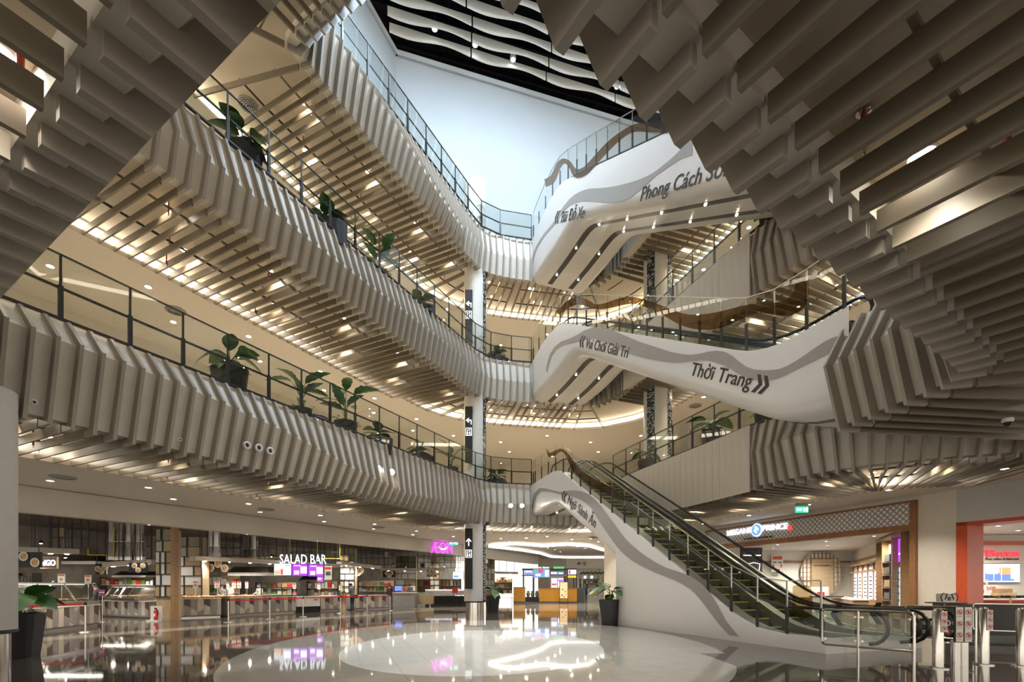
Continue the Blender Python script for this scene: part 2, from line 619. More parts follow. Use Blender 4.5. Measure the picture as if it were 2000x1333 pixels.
# ---------------------------------------------------------------- walls and roof
def wallq(name, pts, z0, z1, m, label):
    mb = MB()
    for a, b in zip(pts, pts[1:]):
        mb.add([(a[0], a[1], z0), (b[0], b[1], z0), (b[0], b[1], z1), (a[0], a[1], z1)], [(0, 1, 2, 3)])
    return struct(mb.build(name, m), label)
LD = V((.448, .894))       # direction of the long left side
LN = V((-.894, .448))      # away from the void
def left_off(d, Y):
    X = -14.9 + .501 * Y
    return V((X, Y)) + LN * d
a, b = left_off(9.5, 4), left_off(9.5, 27)
wallq('wall_left', [a, b], 5.0, 20.7, 'wall_beige', 'beige back wall of the left walkways')
wallq('wall_back', [b, (b.x + 9, 41), (26, 41)], 6.9, 20.7, 'wall_beige', 'beige wall behind the far walkways')
wallq('wall_right', [(22, -5), (18.5, 10), (12.5, 41)], 6.9, 20.7, 'wall_beige', 'beige wall behind the right walkways')
RH = 32.5
rc = [(-16.2, 4.5), (-13.2, 11.5), (-6.75, 28.25), (8.45, 32.75), (26, 38)]
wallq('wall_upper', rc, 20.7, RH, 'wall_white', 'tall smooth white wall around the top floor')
# black roof with its frame
m = MB()
m.add([(-24, 0, RH + 2.2), (26, 0, RH + 2.2), (26, 40, RH + 2.2), (-24, 40, RH + 2.2)], [(0, 1, 2, 3)])
for i in range(12):
    m.box((-3 + i * 2.2, 18, RH + 2.0), (.18, 44, .22), .28)
for i in range(9):
    m.box((2, 6 + i * 3.2, RH + 1.6), (50, .12, .3), .27)
    m.box((0, 7 + i * 3.2, RH + 1.9), (50, .35, .5), .27)
struct(m.build('ceiling', 'roof_black'), 'black open roof structure over the hall')
m = MB()
for a, b in zip(rc, rc[1:]):
    m.bar((a[0], a[1], RH - .05), (b[0], b[1], RH - .05), .3, .3)
struct(m.build('trim_1', 'wall_white'), 'white edge trim where the tall white wall meets the black roof')
# hanging wavy baffles, one object for each board
bd = V((15.2, 4.45)).normalized()
bn = V((bd.y, -bd.x))
for r in range(15):
    base = V((-7.05, 27.55)) + bn * (r * .80)
    start = .1 + .12 * (r % 3) - r * .25
    for k in range(5):
        s0, s1 = start + k * 4.75, start + (k + 1) * 4.75 - .09
        top, bot = [], []
        for i in range(15):
            t = i / 14
            p = base + bd * (s0 + (s1 - s0) * t)
            d = .46 + .14 * math.sin(2 * PI * (t + .05))
            top.append(V((p.x, p.y, RH + .95)))
            bot.append(V((p.x, p.y, RH + .95 - d)))
        mb = MB()
        off = V((bn.x, bn.y, 0)) * .06
        mb.loft([[a, b, b + off, a + off] for a, b in zip(top, bot)], True, caps=True)
        o = mb.build('ceiling_baffle', 'baffle', org=top[0])
        tag(o, 'white wavy baffle board hanging in rows below the black roof', 'ceiling baffle', 'baffle boards below the black roof')

# ================================================================ floor
def fmat():
    m = bpy.data.materials.new('floor_stone')
    m.use_nodes = True
    nt = m.node_tree
    b = nt.nodes['Principled BSDF']
    g = nn(nt, 'ShaderNodeNewGeometry')
    sp = nn(nt, 'ShaderNodeSeparateXYZ')
    nt.links.new(g.outputs['Position'], sp.inputs[0])
    def M(op, a, b2=None):
        n = nn(nt, 'ShaderNodeMath', operation=op)
        for i, k in enumerate((a, b2)):
            if k is None:
                continue
            if isinstance(k, (int, float)):
                n.inputs[i].default_value = k
            else:
                nt.links.new(k, n.inputs[i])
        return n.outputs[0]
    X, Y = sp.outputs[0], sp.outputs[1]
    def ell(cx, cy, rx, ry):
        u = M('DIVIDE', M('SUBTRACT', X, cx), rx)
        v = M('DIVIDE', M('SUBTRACT', Y, cy), ry)
        return M('LESS_THAN', M('ADD', M('MULTIPLY', u, u), M('MULTIPLY', v, v)), 1.0)
    def mix(f, c1, c2):
        n = nn(nt, 'ShaderNodeMix', data_type='RGBA')
        nt.links.new(f, n.inputs[0])
        for i, c in ((6, c1), (7, c2)):
            if isinstance(c, tuple):
                n.inputs[i].default_value = c + (1,)
            else:
                nt.links.new(c, n.inputs[i])
        return n.outputs[2]
    no = nn(nt, 'ShaderNodeTexNoise')
    no.inputs['Scale'].default_value = .9
    no.inputs['Detail'].default_value = 8
    no.inputs['Distortion'].default_value = 1.2
    nt.links.new(g.outputs['Position'], no.inputs['Vector'])
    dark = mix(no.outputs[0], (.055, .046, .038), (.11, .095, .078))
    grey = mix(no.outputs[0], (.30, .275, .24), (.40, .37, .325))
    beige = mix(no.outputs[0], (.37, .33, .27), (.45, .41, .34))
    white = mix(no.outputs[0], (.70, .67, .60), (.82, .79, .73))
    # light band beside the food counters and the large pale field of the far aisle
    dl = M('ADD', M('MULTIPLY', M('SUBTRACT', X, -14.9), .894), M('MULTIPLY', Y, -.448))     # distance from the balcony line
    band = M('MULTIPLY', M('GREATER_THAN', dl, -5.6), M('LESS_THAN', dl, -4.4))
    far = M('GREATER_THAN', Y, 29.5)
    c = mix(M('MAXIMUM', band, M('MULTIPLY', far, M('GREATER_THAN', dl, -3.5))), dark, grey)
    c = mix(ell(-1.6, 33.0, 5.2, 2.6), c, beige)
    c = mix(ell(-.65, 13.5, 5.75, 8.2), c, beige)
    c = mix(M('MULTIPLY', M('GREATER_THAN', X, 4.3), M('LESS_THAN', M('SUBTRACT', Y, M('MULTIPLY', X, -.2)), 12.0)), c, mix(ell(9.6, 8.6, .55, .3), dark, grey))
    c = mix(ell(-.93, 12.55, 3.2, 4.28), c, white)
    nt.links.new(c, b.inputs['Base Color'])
    b.inputs['Roughness'].default_value = .045
    b.inputs['Specular IOR Level'].default_value = .5
    b.inputs['Coat Weight'].default_value = .0
    b.inputs['Coat Roughness'].default_value = .03
    # slight waviness from tile to tile
    n2 = nn(nt, 'ShaderNodeTexNoise')
    n2.inputs['Scale'].default_value = .8
    nt.links.new(g.outputs['Position'], n2.inputs['Vector'])
    bp = nn(nt, 'ShaderNodeBump')
    bp.inputs['Strength'].default_value = .02
    bp.inputs['Distance'].default_value = .02
    nt.links.new(n2.outputs[0], bp.inputs['Height'])
    nt.links.new(bp.outputs[0], b.inputs['Normal'])
    MATS['floor_stone'] = m
fmat()
mat('joint', (.11, .10, .085), .5)
m = MB()
m.box((0, 28, -.06), (64, 70, .11))
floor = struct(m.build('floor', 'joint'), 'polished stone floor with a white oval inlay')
TD = V((-.337, .9415))
TNn = V((.9415, .337))
TW, TL = .66, 1.32
rz = math.atan2(TD.y, TD.x)
near, rest = [], MB()
for i in range(-48, 56):
    for j in range(-8, 48):
        c = TNn * ((i + .5) * TW) + TD * ((j + .5) * TL) + V((-1, 6))
        if not (-26 < c.x < 24 and .8 < c.y < 60):
            continue
        u = 1000 + F * c.x / max(c.y, .5)
        if -60 < u < 2060 and c.y > 7.0:
            near.append((c.y, c))
        else:
            rest.box((c.x, c.y, -.0025), (TL - .004, TW - .004, .005), rz)
near.sort(key=lambda k: k[0])
tm = MB().box((0, 0, -.0025), (TL - .004, TW - .004, .005)).build('floor_tile', 'floor_stone', floor)
for k, (yy, c) in enumerate(near):
    if k < 300:
        o = tm if k == 0 else tm.copy()
        if k:
            COL.objects.link(o)
        o.location = (c.x, c.y, 0)
        o.rotation_euler = (0, 0, rz)
    else:
        rest.box((c.x, c.y, -.0025), (TL - .004, TW - .004, .005), rz)
o = rest.build('floor_tiling', 'floor_stone', floor)
o['kind'] = 'stuff'

# ================================================================ escalators
EA, EB = 10.98, -.358                 # plan line of the escalators' left side: X = EA + EB * Y
ER = V((.9415, .337, 0))              # across, away from the left side
EW = 3.3
def epos(Y, w, z):
    return V((EA + EB * Y, Y, z)) + ER * w
def epix(x, y, w=0.0):
    """point on the escalators' left side plane at pixel x, y"""
    k = EA / ((x - 1000) - EB * F)
    return epos(F * k, 0, CAMH + (HOR - y) * k) + ER * w
def curve(pts, r=1.3):
    fp = [p for p, i in fillet([(p, 0 if i in (0, len(pts) - 1) else r) for i, p in enumerate(pts)])]
    def f(Y):
        for a, b in zip(fp, fp[1:]):
            if Y <= b.x:
                return a.y + (b.y - a.y) * (Y - a.x) / max(1e-6, b.x - a.x)
        return fp[-1].y
    return f
def frange(a, b, n):
    return [a + (b - a) * i / n for i in range(n + 1)]
def band(name, up, lo, m, parent, w=-.008):
    """flat shape between two pixel outlines on the left side plane"""
    def res(pts, n=40):
        d = [0]
        for a, b in zip(pts, pts[1:]):
            d.append(d[-1] + math.hypot(b[0] - a[0], b[1] - a[1]))
        out = []
        for k in range(n + 1):
            s = d[-1] * k / n
            for i in range(len(pts) - 1):
                if s <= d[i + 1] + 1e-9:
                    t = (s - d[i]) / max(1e-9, d[i + 1] - d[i])
                    # smooth through the points
                    p0, p1, p2, p3 = pts[max(i - 1, 0)], pts[i], pts[i + 1], pts[min(i + 2, len(pts) - 1)]
                    out.append(tuple(.5 * ((2 * b) + (c - a) * t + (2 * a - 5 * b + 4 * c - e) * t * t + (3 * b - a - 3 * c + e) * t ** 3) for a, b, c, e in zip(p0, p1, p2, p3)))
                    break
        return out
    U, L = res(up), res(lo)
    rows = []
    for a, b in zip(U, L):
        p, q = epix(a[0], a[1], w), epix(b[0], b[1], w)
        o = ER * -.004
        rows.append([p, q, q + o, p + o])
    return MB().loft(rows, True, caps=True).build(name, m, parent)
def cr(ox, oy, s, pts):
    return [(ox + a / s, oy + b / s) for a, b in pts]
def lettering(s, p0, p1, ptop, parent, chev=None):
    a, b = epix(*p0, w=-.012), epix(*p1, w=-.012)
    ux = (b - a).normalized()
    up = ER.cross(ux) * -1
    if up.z < 0:
        up = -up
    t = epix(*ptop, w=-.012) - a
    cap = t.dot(up)
    text('lettering', s, 'letter_dark', a, ux, up, cap / .72, parent, .012, width=(b - a).length, bold=.004)
    if chev:
        for (cp, sgn) in chev:
            for k in (0, 1):
                o = epix(*cp, w=-.012) + ux * k * cap * .62 * 1.0
                hw, hh = cap * .42, cap * 1.15
                th = cap * .36
                pts = [o + ux * 0, o + ux * th, o + ux * (th + sgn * hw) + up * hh / 2, o + ux * th + up * hh, o + up * hh, o + ux * sgn * hw + up * hh / 2]
                MB().prism(pts, ER * .008).build('chevron', 'letter_dark', parent)

def escalator(lv, label):
    Fz = (lv - 1) * 6.9
    low = lv == 1
    if low:
        ht = curve([(10.9, .36), (12.85, .36), (24.25, 7.4), (26.0, 7.33), (27.45, 7.26)])
        hb = curve([(19.2, 2.68), (24.4, 5.66), (27.45, 5.5)], .4)
        y0 = 10.95
    else:
        ht = curve([(10.45, Fz + .66), (12.55, Fz + .62), (24.1, Fz + 7.72), (26.0, Fz + 7.7), (27.45, Fz + 7.3)])
        dz_ = -.7 if lv == 3 else 0
        hb = curve([(10.45, Fz - 1.5 + dz_), (12.2, Fz - 1.25 + dz_), (22.7, Fz + 5.5 + dz_), (25, Fz + 5.15 + dz_ * .6), (27.45, Fz + 5.05 + dz_ * .3)], .7)
        y0 = 10.45
    e = thing('escalator', label, 'escalator', epos(y0, 0, Fz))
    # white cladding: sides with a rounded lower edge and the underside
    def sect(Y, r, z0=None):
        t, b = ht(Y), (hb(Y) if z0 is None else z0)
        pts = [epos(Y, .10, t), epos(Y, 0, t)]
        for k in range(6):
            a = k / 5 * PI / 2
            pts.append(epos(Y, r - r * math.cos(a), b + r - r * math.sin(a)))
        for k in range(6):
            a = k / 5 * PI / 2
            pts.append(epos(Y, EW - r + r * math.sin(a), b + r - r * math.cos(a)))
        return pts + [epos(Y, EW, t), epos(Y, EW - .10, t)]
    if low:
        MB().loft([sect(Y, .005, 0) for Y in frange(y0, 19.2, 22)], caps=True).build('base_wall', 'clad', e, True)
        MB().loft([sect(Y, .24) for Y in frange(19.2, 27.45, 30)], caps=True).build('cladding', 'clad', e, True)
    else:
        MB().loft([sect(Y, .42) for Y in frange(y0, 27.45, 52)], caps=False).build('cladding', 'clad', e, True)
    # two dark channels with spotlights along the underside
    ys = frange(19.9 if low else y0 + .1, 27.2, 36)
    for wc in (.95, 2.25):
        MB().loft([[epos(Y, wc - .14, hb(Y) - .012), epos(Y, wc + .14, hb(Y) - .012), epos(Y, wc + .14, hb(Y) + .02), epos(Y, wc - .14, hb(Y) + .02)] for Y in ys], True).build('light_channel', 'black_metal', e)
        Y = 26.3
        while Y > (20.3 if low else 11.2):
            c = epos(Y, wc, hb(Y) - .015)
            MB().lathe([(.042, 0), (.042, -.02), (.03, -.03)], c, 10).build('spotlight', 'lamp_glow', e)
            if Y > 20 and int(Y * 10) % 2 == 0 or Y > 25:
                lamp('SPOT', c + V((0, 0, -.06)), 60, NEUT, size=.06, spot=2.2)
            Y -= 2.15
    # inside: deck, balustrades, handrails, steps
    yi = frange(y0, 27.3, 44)
    dk = -.38 if low else -.65
    MB().loft([[epos(Y, .06, ht(Y) + dk - .12), epos(Y, EW - .06, ht(Y) + dk - .12)] for Y in yi]).build('truss_deck', 'dark_steel', e)
    for (wa, wb) in ((.05, .52), (1.48, 1.82), (2.78, EW - .05)):
        MB().loft([[epos(Y, wa, ht(Y) + dk), epos(Y, wa + .02, ht(Y) + dk + .36), epos(Y, wb - .02, ht(Y) + dk + .36), epos(Y, wb, ht(Y) + dk)] for Y in yi]).build('skirt_deck', 'steel_brushed', e)
    hz = dk + 1.02
    yb, yt = (10.0 if low else 10.3), 25.7
    for wl in (.5, 1.5, 1.8, 2.8):
        fz = lambda Y: ht(max(min(Y, 25.3), 10.95)) + hz
        path = []
        for k in range(9):
            a = -PI / 2 - k / 8 * PI
            path.append(epos(yb + .36 + .36 * math.cos(a), wl, fz(yb) - .36 + .36 * math.sin(a)))
        path += [epos(Y, wl, fz(Y)) for Y in frange(yb + .5, yt, 40)]
        for k in range(1, 9):
            a = PI / 2 - k / 8 * PI
            path.append(epos(yt + .36 * math.cos(a), wl, fz(yt) - .36 + .36 * math.sin(a)))
        MB().tube(path, .042, 8).build('handrail', 'rubber', e, True)
        rows = [[epos(Y, wl, ht(max(Y, 10.95)) + dk + .3), epos(Y, wl, fz(Y) - .04)] for Y in frange(yb + .2, yt + .1, 40)]
        MB().loft(rows).build('balustrade_glass', 'glass_dark' if low else 'glass', e)
    if low:
        for wl, sgn in ((.5, 1), (1.8, 1)):
            c = epos(11.0, wl - .02, .62)
            u = epos(12, 0, 0) - epos(11, 0, 0)
            u.normalize()
            z = V((0, 0, 1))
            pts = [c - u * .12, c + u * .02, c + u * .2 + z * .26, c + u * .02 + z * .52, c - u * .12 + z * .52, c + u * .06 + z * .26]
            MB().prism([p for p in pts], ER * .006).build('arrow_mark', 'black_soft', e)
        n = 30
        for (wa, wb) in ((.52, 1.48), (1.82, 2.78)):
            for k in range(n + 1):
                Y = 12.9 + (24.3 - 12.9) * (k + .5) / (n + 1)
                z = ht(Y) - .37
                c = epos(Y, (wa + wb) / 2, z - .13)
                sx = wb - wa - .03
                st = ubox('step', c, (sx, .40, .26), math.atan2(ER.y, ER.x), 'step', e)
                c2 = epos(Y - .17, (wa + wb) / 2, z + .004)
                o = ubox('step_edge', c2, (sx, .07, .03), math.atan2(ER.y, ER.x), 'yellow', st)
            for Yp in (11.9, 25.6):
                ubox('landing_plate', epos(Yp, (wa + wb) / 2, (0 if Yp < 20 else 6.92) + .01), (wb - wa, 2.0, .02), math.atan2(ER.y, ER.x), 'steel_brushed', e)
    # outer glass barrier on the edge of the cladding
    bh = 1.42 if not low else 1.30
    ysb = []
    Y = y0 + .12
    while Y < 27.35:
        ysb.append(Y)
        Y += .845
    ysb.append(27.38)
    top = MB()
    for Y in ysb:
        p = epos(Y, .03, ht(Y))
        m = MB()
        rz = math.atan2(ER.y, ER.x)
        m.box(p + V((0, 0, bh * .25)), (.05, .065, bh * .52), rz).box(p + V((0, 0, bh * .75)), (.025, .035, bh * .5), rz, 1)
        m.build('post', ['black_metal', 'steel_brushed'], e, org=p)
    for a, b in zip(ysb, ysb[1:]):
        ya = [a + (b - a) * k / 3 for k in range(4)]
        MB().loft([[epos(q, .0, ht(q) + .03), epos(q, .0, (ht(a) * (b - q) + ht(b) * (q - a)) / (b - a) + bh - .02)] for q in ya]).build('barrier_pane', 'glass', e)
        top.bar(epos(a, .01, ht(a) + bh), epos(b, .01, ht(b) + bh), .03, .025)
    top.build('barrier_rail', 'steel_brushed', e)
    return e

e1 = escalator(1, 'lowest escalator pair with dark steps rising from the ground floor, white side wall')
e2 = escalator(2, 'white escalator bridge with grey wave between the lowest and middle balconies')
e3 = escalator(3, 'uppermost white escalator bridge curving up to the topmost balcony')
# grey waves on the white sides
band('wave_stripe', cr(1000, 800, 2.5, [(98, 478), (108, 415), (135, 384), (180, 390), (235, 404), (290, 395), (345, 402), (390, 425), (440, 480), (500, 560), (560, 638), (640, 708), (740, 768), (855, 808), (920, 848), (970, 900), (1010, 965), (1045, 1032), (1110, 1111)]),
     cr(1000, 800, 2.5, [(103, 486), (118, 428), (142, 402), (185, 402), (240, 416), (290, 425), (340, 445), (385, 480), (425, 545), (475, 618), (530, 690), (600, 748), (700, 798), (800, 838), (880, 885), (940, 955), (985, 1015), (1020, 1060), (1062, 1104)]), 'wave', e1)
band('wave_stripe', cr(1000, 450, 2.667, [(178, 735), (196, 650), (240, 590), (300, 565), (350, 540), (400, 512), (450, 505), (510, 515), (580, 545), (660, 580), (740, 606), (850, 640), (945, 650), (1000, 638), (1060, 628), (1110, 634), (1150, 656), (1200, 700), (1260, 726), (1330, 730), (1400, 722), (1480, 682), (1600, 600), (1660, 565), (1720, 548), (1752, 552)]),
     cr(1000, 450, 2.667, [(184, 742), (206, 660), (250, 606), (310, 590), (360, 575), (400, 565), (450, 570), (510, 595), (580, 630), (660, 658), (740, 676), (850, 690), (945, 682), (1000, 678), (1060, 688), (1110, 705), (1150, 728), (1200, 760), (1260, 780), (1330, 784), (1400, 768), (1480, 728), (1600, 668), (1660, 642), (1700, 640), (1730, 662)]), 'wave', e2)
band('wave_stripe', cr(1000, 350, 4.937, [(190, 800), (220, 680), (300, 540), (400, 420), (480, 290), (560, 190), (640, 130), (740, 95), (860, 87), (980, 72), (1110, 42), (1240, 0), (1370, -64), (1500, -165), (1600, -255), (1680, -350), (1740, -385)]),
     cr(1000, 350, 4.937, [(200, 810), (232, 695), (312, 556), (412, 440), (500, 312), (590, 235), (700, 212), (800, 216), (900, 226), (1000, 224), (1110, 195), (1210, 130), (1290, 60), (1400, -40), (1530, -130), (1640, -200), (1740, -230)]), 'wave', e3)
# brown film waves on the glass
band('film_wave', cr(1000, 450, 2.667, [(232, 425), (275, 380), (310, 355), (350, 346), (400, 365), (440, 388), (500, 376), (570, 352), (640, 350), (720, 370), (800, 400), (900, 436), (1000, 438), (1100, 420), (1180, 400), (1250, 386), (1330, 380), (1400, 374), (1448, 350), (1474, 310), (1480, 275)]),
     cr(1000, 450, 2.667, [(245, 440), (290, 412), (325, 388), (365, 388), (410, 406), (450, 414), (500, 408), (570, 392), (640, 384), (720, 410), (800, 450), (880, 495), (960, 516), (1040, 518), (1120, 500), (1200, 462), (1280, 434), (1360, 440), (1440, 446), (1506, 420), (1545, 350), (1545, 262)]), 'film_brown', e2, -.012)
band('film_wave', cr(900, 0, 2.667, [(436, 935), (470, 915), (505, 845), (540, 826), (575, 845), (600, 880), (640, 872), (700, 810), (760, 745), (830, 690), (900, 650), (980, 636), (1080, 628)]),
     cr(900, 0, 2.667, [(445, 975), (490, 950), (520, 875), (545, 852), (565, 872), (595, 925), (650, 915), (715, 850), (775, 785), (840, 725), (900, 690), (980, 690), (1080, 695)]), 'film_brown', e3, -.012)
band('film_wave', [(1066, 872), (1071, 884), (1078, 884), (1088, 879), (1097, 877), (1108, 884), (1118, 898), (1130, 914), (1160, 935), (1200, 955), (1235, 980)],
     [(1067, 876), (1072, 893), (1082, 892), (1092, 885), (1099, 883), (1106, 892), (1114, 910), (1126, 928), (1158, 952), (1198, 972), (1235, 982)], 'film_brown', e1, -.012)
band('film_wave', [(1549, 1146), (1556, 1144), (1570, 1144), (1582, 1146), (1588, 1158)], [(1549, 1198), (1556, 1205), (1570, 1208), (1584, 1205), (1588, 1190)], 'film_light', e1, -.012)
lettering('Ngõ Sành Ăn', (1108, 983), (1161, 1031), (1111.5, 966), e1, [((1098, 978), -1)])
lettering('Vui Chơi Giải Trí', (1143, 679), (1226, 700), (1145, 659), e2, [((1133, 678), -1)])
lettering('Thời Trang', (1347, 733), (1464, 759), (1350, 706), e2, [((1467, 766), 1)])
lettering('Bãi Đỗ Xe', (1095, 435), (1139, 426), (1097, 413), e3, [((1084.5, 438), -1)])
lettering('Phong Cách Sống', (1249, 394), (1440, 337), (1254, 365), e3)

# ================================================================ columns
def mosaic():
    m = mat('mosaic', (.3, .3, .3), .25)
    nt = m.node_tree
    b = nt.nodes['Principled BSDF']
    tc = nt.nodes['Texture Coordinate']
    vo = nn(nt, 'ShaderNodeTexVoronoi')
    vo.inputs['Scale'].default_value = 14
    nt.links.new(tc.outputs['Object'], vo.inputs['Vector'])
    sp = nn(nt, 'ShaderNodeSeparateColor')
    nt.links.new(vo.outputs['Color'], sp.inputs[0])
    rp = nn(nt, 'ShaderNodeValToRGB')
    rp.color_ramp.interpolation = 'CONSTANT'
    rp.color_ramp.elements[0].color = (.02, .025, .03, 1)
    rp.color_ramp.elements[1].position = .62
    rp.color_ramp.elements[1].color = (.45, .48, .5, 1)
    nt.links.new(sp.outputs[0], rp.inputs[0])
    nt.links.new(rp.outputs[0], b.inputs['Base Color'])
mosaic()
def column(name, c, r, zt, label, arcs, base=True, paint='col_paint'):
    t = thing(name, label, 'column', (c[0], c[1], 0))
    if base:
        MB().lathe([(r * .86, 0), (r * .86, .66)], (c[0], c[1], 0), 32).build('steel_base', 'steel', t, True)
        MB().lathe([(r * .9, .62), (r + .015, .64), (r + .015, .70)], (c[0], c[1], 0), 32).build('base_ring', 'black_metal', t, True)
    MB().lathe([(r, .68 if base else 0), (r, zt)], (c[0], c[1], 0), 40).build('shaft', paint, t, True)
    for (a0, a1) in arcs:
        rows = []
        for k in range(7):
            a = math.radians(a0 + (a1 - a0) * k / 6)
            d = V((math.cos(a), math.sin(a), 0))
            p = V((c[0], c[1], 0))
            rows.append([p + d * (r + .004) + V((0, 0, .7)), p + d * (r + .03) + V((0, 0, .7)), p + d * (r + .03) + V((0, 0, min(zt, 20.6))), p + d * (r + .004) + V((0, 0, min(zt, 20.6)))])
        MB().loft(rows, True, caps=True).build('mosaic_strip', 'mosaic', t, True)
    return t
cm = (-2.06, 27.0)
column('round_column', cm, .60, 23.8, 'white round column with steel foot and black direction sign, beside the far planter', [(-38, 10)])
column('round_column', (7.75, 25.9), .72, 20.6, 'round column with two dark mosaic strips behind the escalators', [(-152, -118), (-62, -14)], False)
column('round_column', (-10.22, 9.2), .62, 5.3, 'pale round column with steel foot beside the big planter', [], True, 'fascia_beige')

def arrow_sign(zc, hgt, left, label):
    t = thing('direction_sign', label, 'sign', (cm[0] - .3, cm[1] - .55, zc))
    y = cm[1] - .66
    x = cm[0] - .28
    MB().box((x, y, zc), (.40, .08, hgt)).build('panel', 'black_soft', t)
    zt = zc + hgt / 2 - .75
    fy = y - .045
    def P(a, b):
        return V((x + a, fy, zt + b))
    m = MB()
    if left:
        m.prism([P(-.15, 0), P(-.02, .12), P(.03, .12), P(-.05, .03), P(.15, .03), P(.15, -.22), P(.11, -.22), P(.11, -.03), P(-.05, -.03), P(.03, -.12), P(-.02, -.12)], (0, .01, 0))
    else:
        m.prism([P(0, .22), P(.13, .07), P(.13, .01), P(.02, .13), P(.02, -.2), P(-.02, -.2), P(-.02, .13), P(-.13, .01), P(-.13, .07)], (0, .01, 0))
    m.build('arrow', 'white_glow', t)
    z0 = zt - .62
    m = MB()
    for (a, b, ww, hh) in ((0, .2, .32, .02), (0, -.2, .32, .02), (-.15, 0, .02, .4), (.15, 0, .02, .4)):
        m.box((x + a, fy, z0 + b), (ww, .012, hh))
    for q in (-.06, .06):
        m.lathe([(.0, .0), (.022, .012), (.022, .03), (0, .042)], (x + q, fy, z0 - .02), 8)
        m.box((x + q, fy, z0 - .09), (.06, .012, .11))
    m.prism([(x - .09, fy, z0 + .08), (x - .03, fy, z0 + .15), (x - .03, fy, z0 + .05)], (0, .012, 0))
    m.prism([(x + .09, fy, z0 + .13), (x + .03, fy, z0 + .06), (x + .03, fy, z0 + .16)], (0, .012, 0))
    m.build('lift_pictogram', 'white_glow', t)
zs = lambda y: CAMH + (HOR - y) / F * 26.35
arrow_sign((zs(1033) + zs(1151)) / 2, zs(1033) - zs(1151), False, 'tall black sign with up arrow and lift symbol on the column foot')
arrow_sign((zs(795) + zs(905)) / 2, zs(795) - zs(905), True, 'black sign with bent arrow on the column, above the lowest balcony')
arrow_sign((zs(567) + zs(673)) / 2, zs(567) - zs(673), True, 'black sign with bent arrow on the column, above the middle balcony')

# ================================================================ downlights
def make_downlight():
    t = thing('downlight', 'recessed round downlight glowing in the ceiling', 'ceiling light')
    MB().lathe([(.085, -.005), (.11, -.02), (.125, -.005), (.125, 0)], n=16).build('ring', 'white_plastic', t, True)
    MB().lathe([(.0, -.006), (.085, -.008), (.085, -.001)], n=16).build('lens', 'lamp_glow', t)
    return t
DL = make_downlight()
dl_used = []
def downlight(p, label, group, power=0, color=WARM, sc=1.0, spot=2.0):
    o = DL if not dl_used else dup(DL, (0, 0, 0))
    dl_used.append(1)
    o.location = p
    o.scale = (sc,) * 3
    o['label'], o['group'] = label, group
    if power:
        lamp('SPOT', V(p) + V((0, 0, -.05)), power, color, size=.09, spot=spot, blend=.7)
SP = {2: 1.0, 3: 1.0, 4: 1.0}
for lv in (2, 3, 4):
    zc = ED[lv] - DEP + .5
    lab = 'downlight between the soffit slats of the %s balcony' % NAMES[lv]
    grp = 'downlights between the slats, %s balcony' % NAMES[lv]
    for sgs, off, step, st0, pw in (((3,), 1.35, 3.3, 1.2, 85), ((3,), 2.9, 3.3, 2.6, 85), ((4, 5, 6), 1.3, 2.2, .6, 90), ((5, 6), 2.6, 2.4, .6, 90), ((8, 9, 10), 1.5, 3.4, 2.0, 110), ((8, 9), 2.9, 3.4, 3.0, 110)):
        for (p, t) in along(lv, sgs, step=step, start=st0, inset=0):
            if p.y < 5:
                continue
            n = V((t.y, -t.x))
            q = p - n * (off + .1)
            downlight((q.x, q.y, zc - .002), lab, grp, pw)
# near part of the lowest balcony over the visitor
for (x, y, pw) in ((1788, 282, 60), (-6, 98, 30)):
    q = gnd(x, y, ED[2] - DEP + .5)
    if x > 1000:                      # centred in the gap between two long slats as seen from below
        cv = V((.824, .567))
        cs = sorted(s_[0].dot(cv) for s_ in STA[2] if s_[2] == 1)
        c0 = q.xy.dot(cv) * .896
        mids = [(a_ + b_) / 2 for a_, b_ in zip(cs, cs[1:])]
        best = min(mids, key=lambda m_: abs(m_ - c0))
        q.xy += cv * (best - c0) / .896
    downlight((q.x, q.y, q.z - .002), 'large downlight beside red sprinkler pipes under the lowest balcony', 'large downlights near the sprinkler pipes', pw, NEUT, .95)
for (x, y) in ((8.6, 6.0), (11.2, 8.6), (5.4, 3.2)):
    downlight((x, y, ED[2] - DEP + .498), 'downlight between the long slats above the bollards', 'downlights above the bollards', 130, NEUT)
# walkway ceilings
for lv in (2, 3, 4):
    zp = ED[lv] - DEP + .02
    lab = 'downlight in the plain walkway ceiling under the %s balcony' % NAMES[lv]
    grp = 'downlights in the walkway ceiling, %s balcony' % NAMES[lv]
    pts = []
    for k in range(6):
        for d in (5.3, 6.9):
            q = left_off(d, 11 + k * 3.3 + (d > 6) * 1.5)
            pts.append((q.x, q.y))
    for k in range(5):
        pts += [(-4 + k * 3.2, 33.2 + (k % 2) * 1.5)]
        pts += [(-7 + k * 3.4, 37.2 + (k % 2) * 1.3)]
    for k in range(5):
        pts.append((14.2 - k * .95, 14 + k * 3.1))
    for (x, y) in pts:
        downlight((x, y, zp - .002), lab, grp, (230 if x > 8 else 105) if lv == 2 else 120, NEUT)

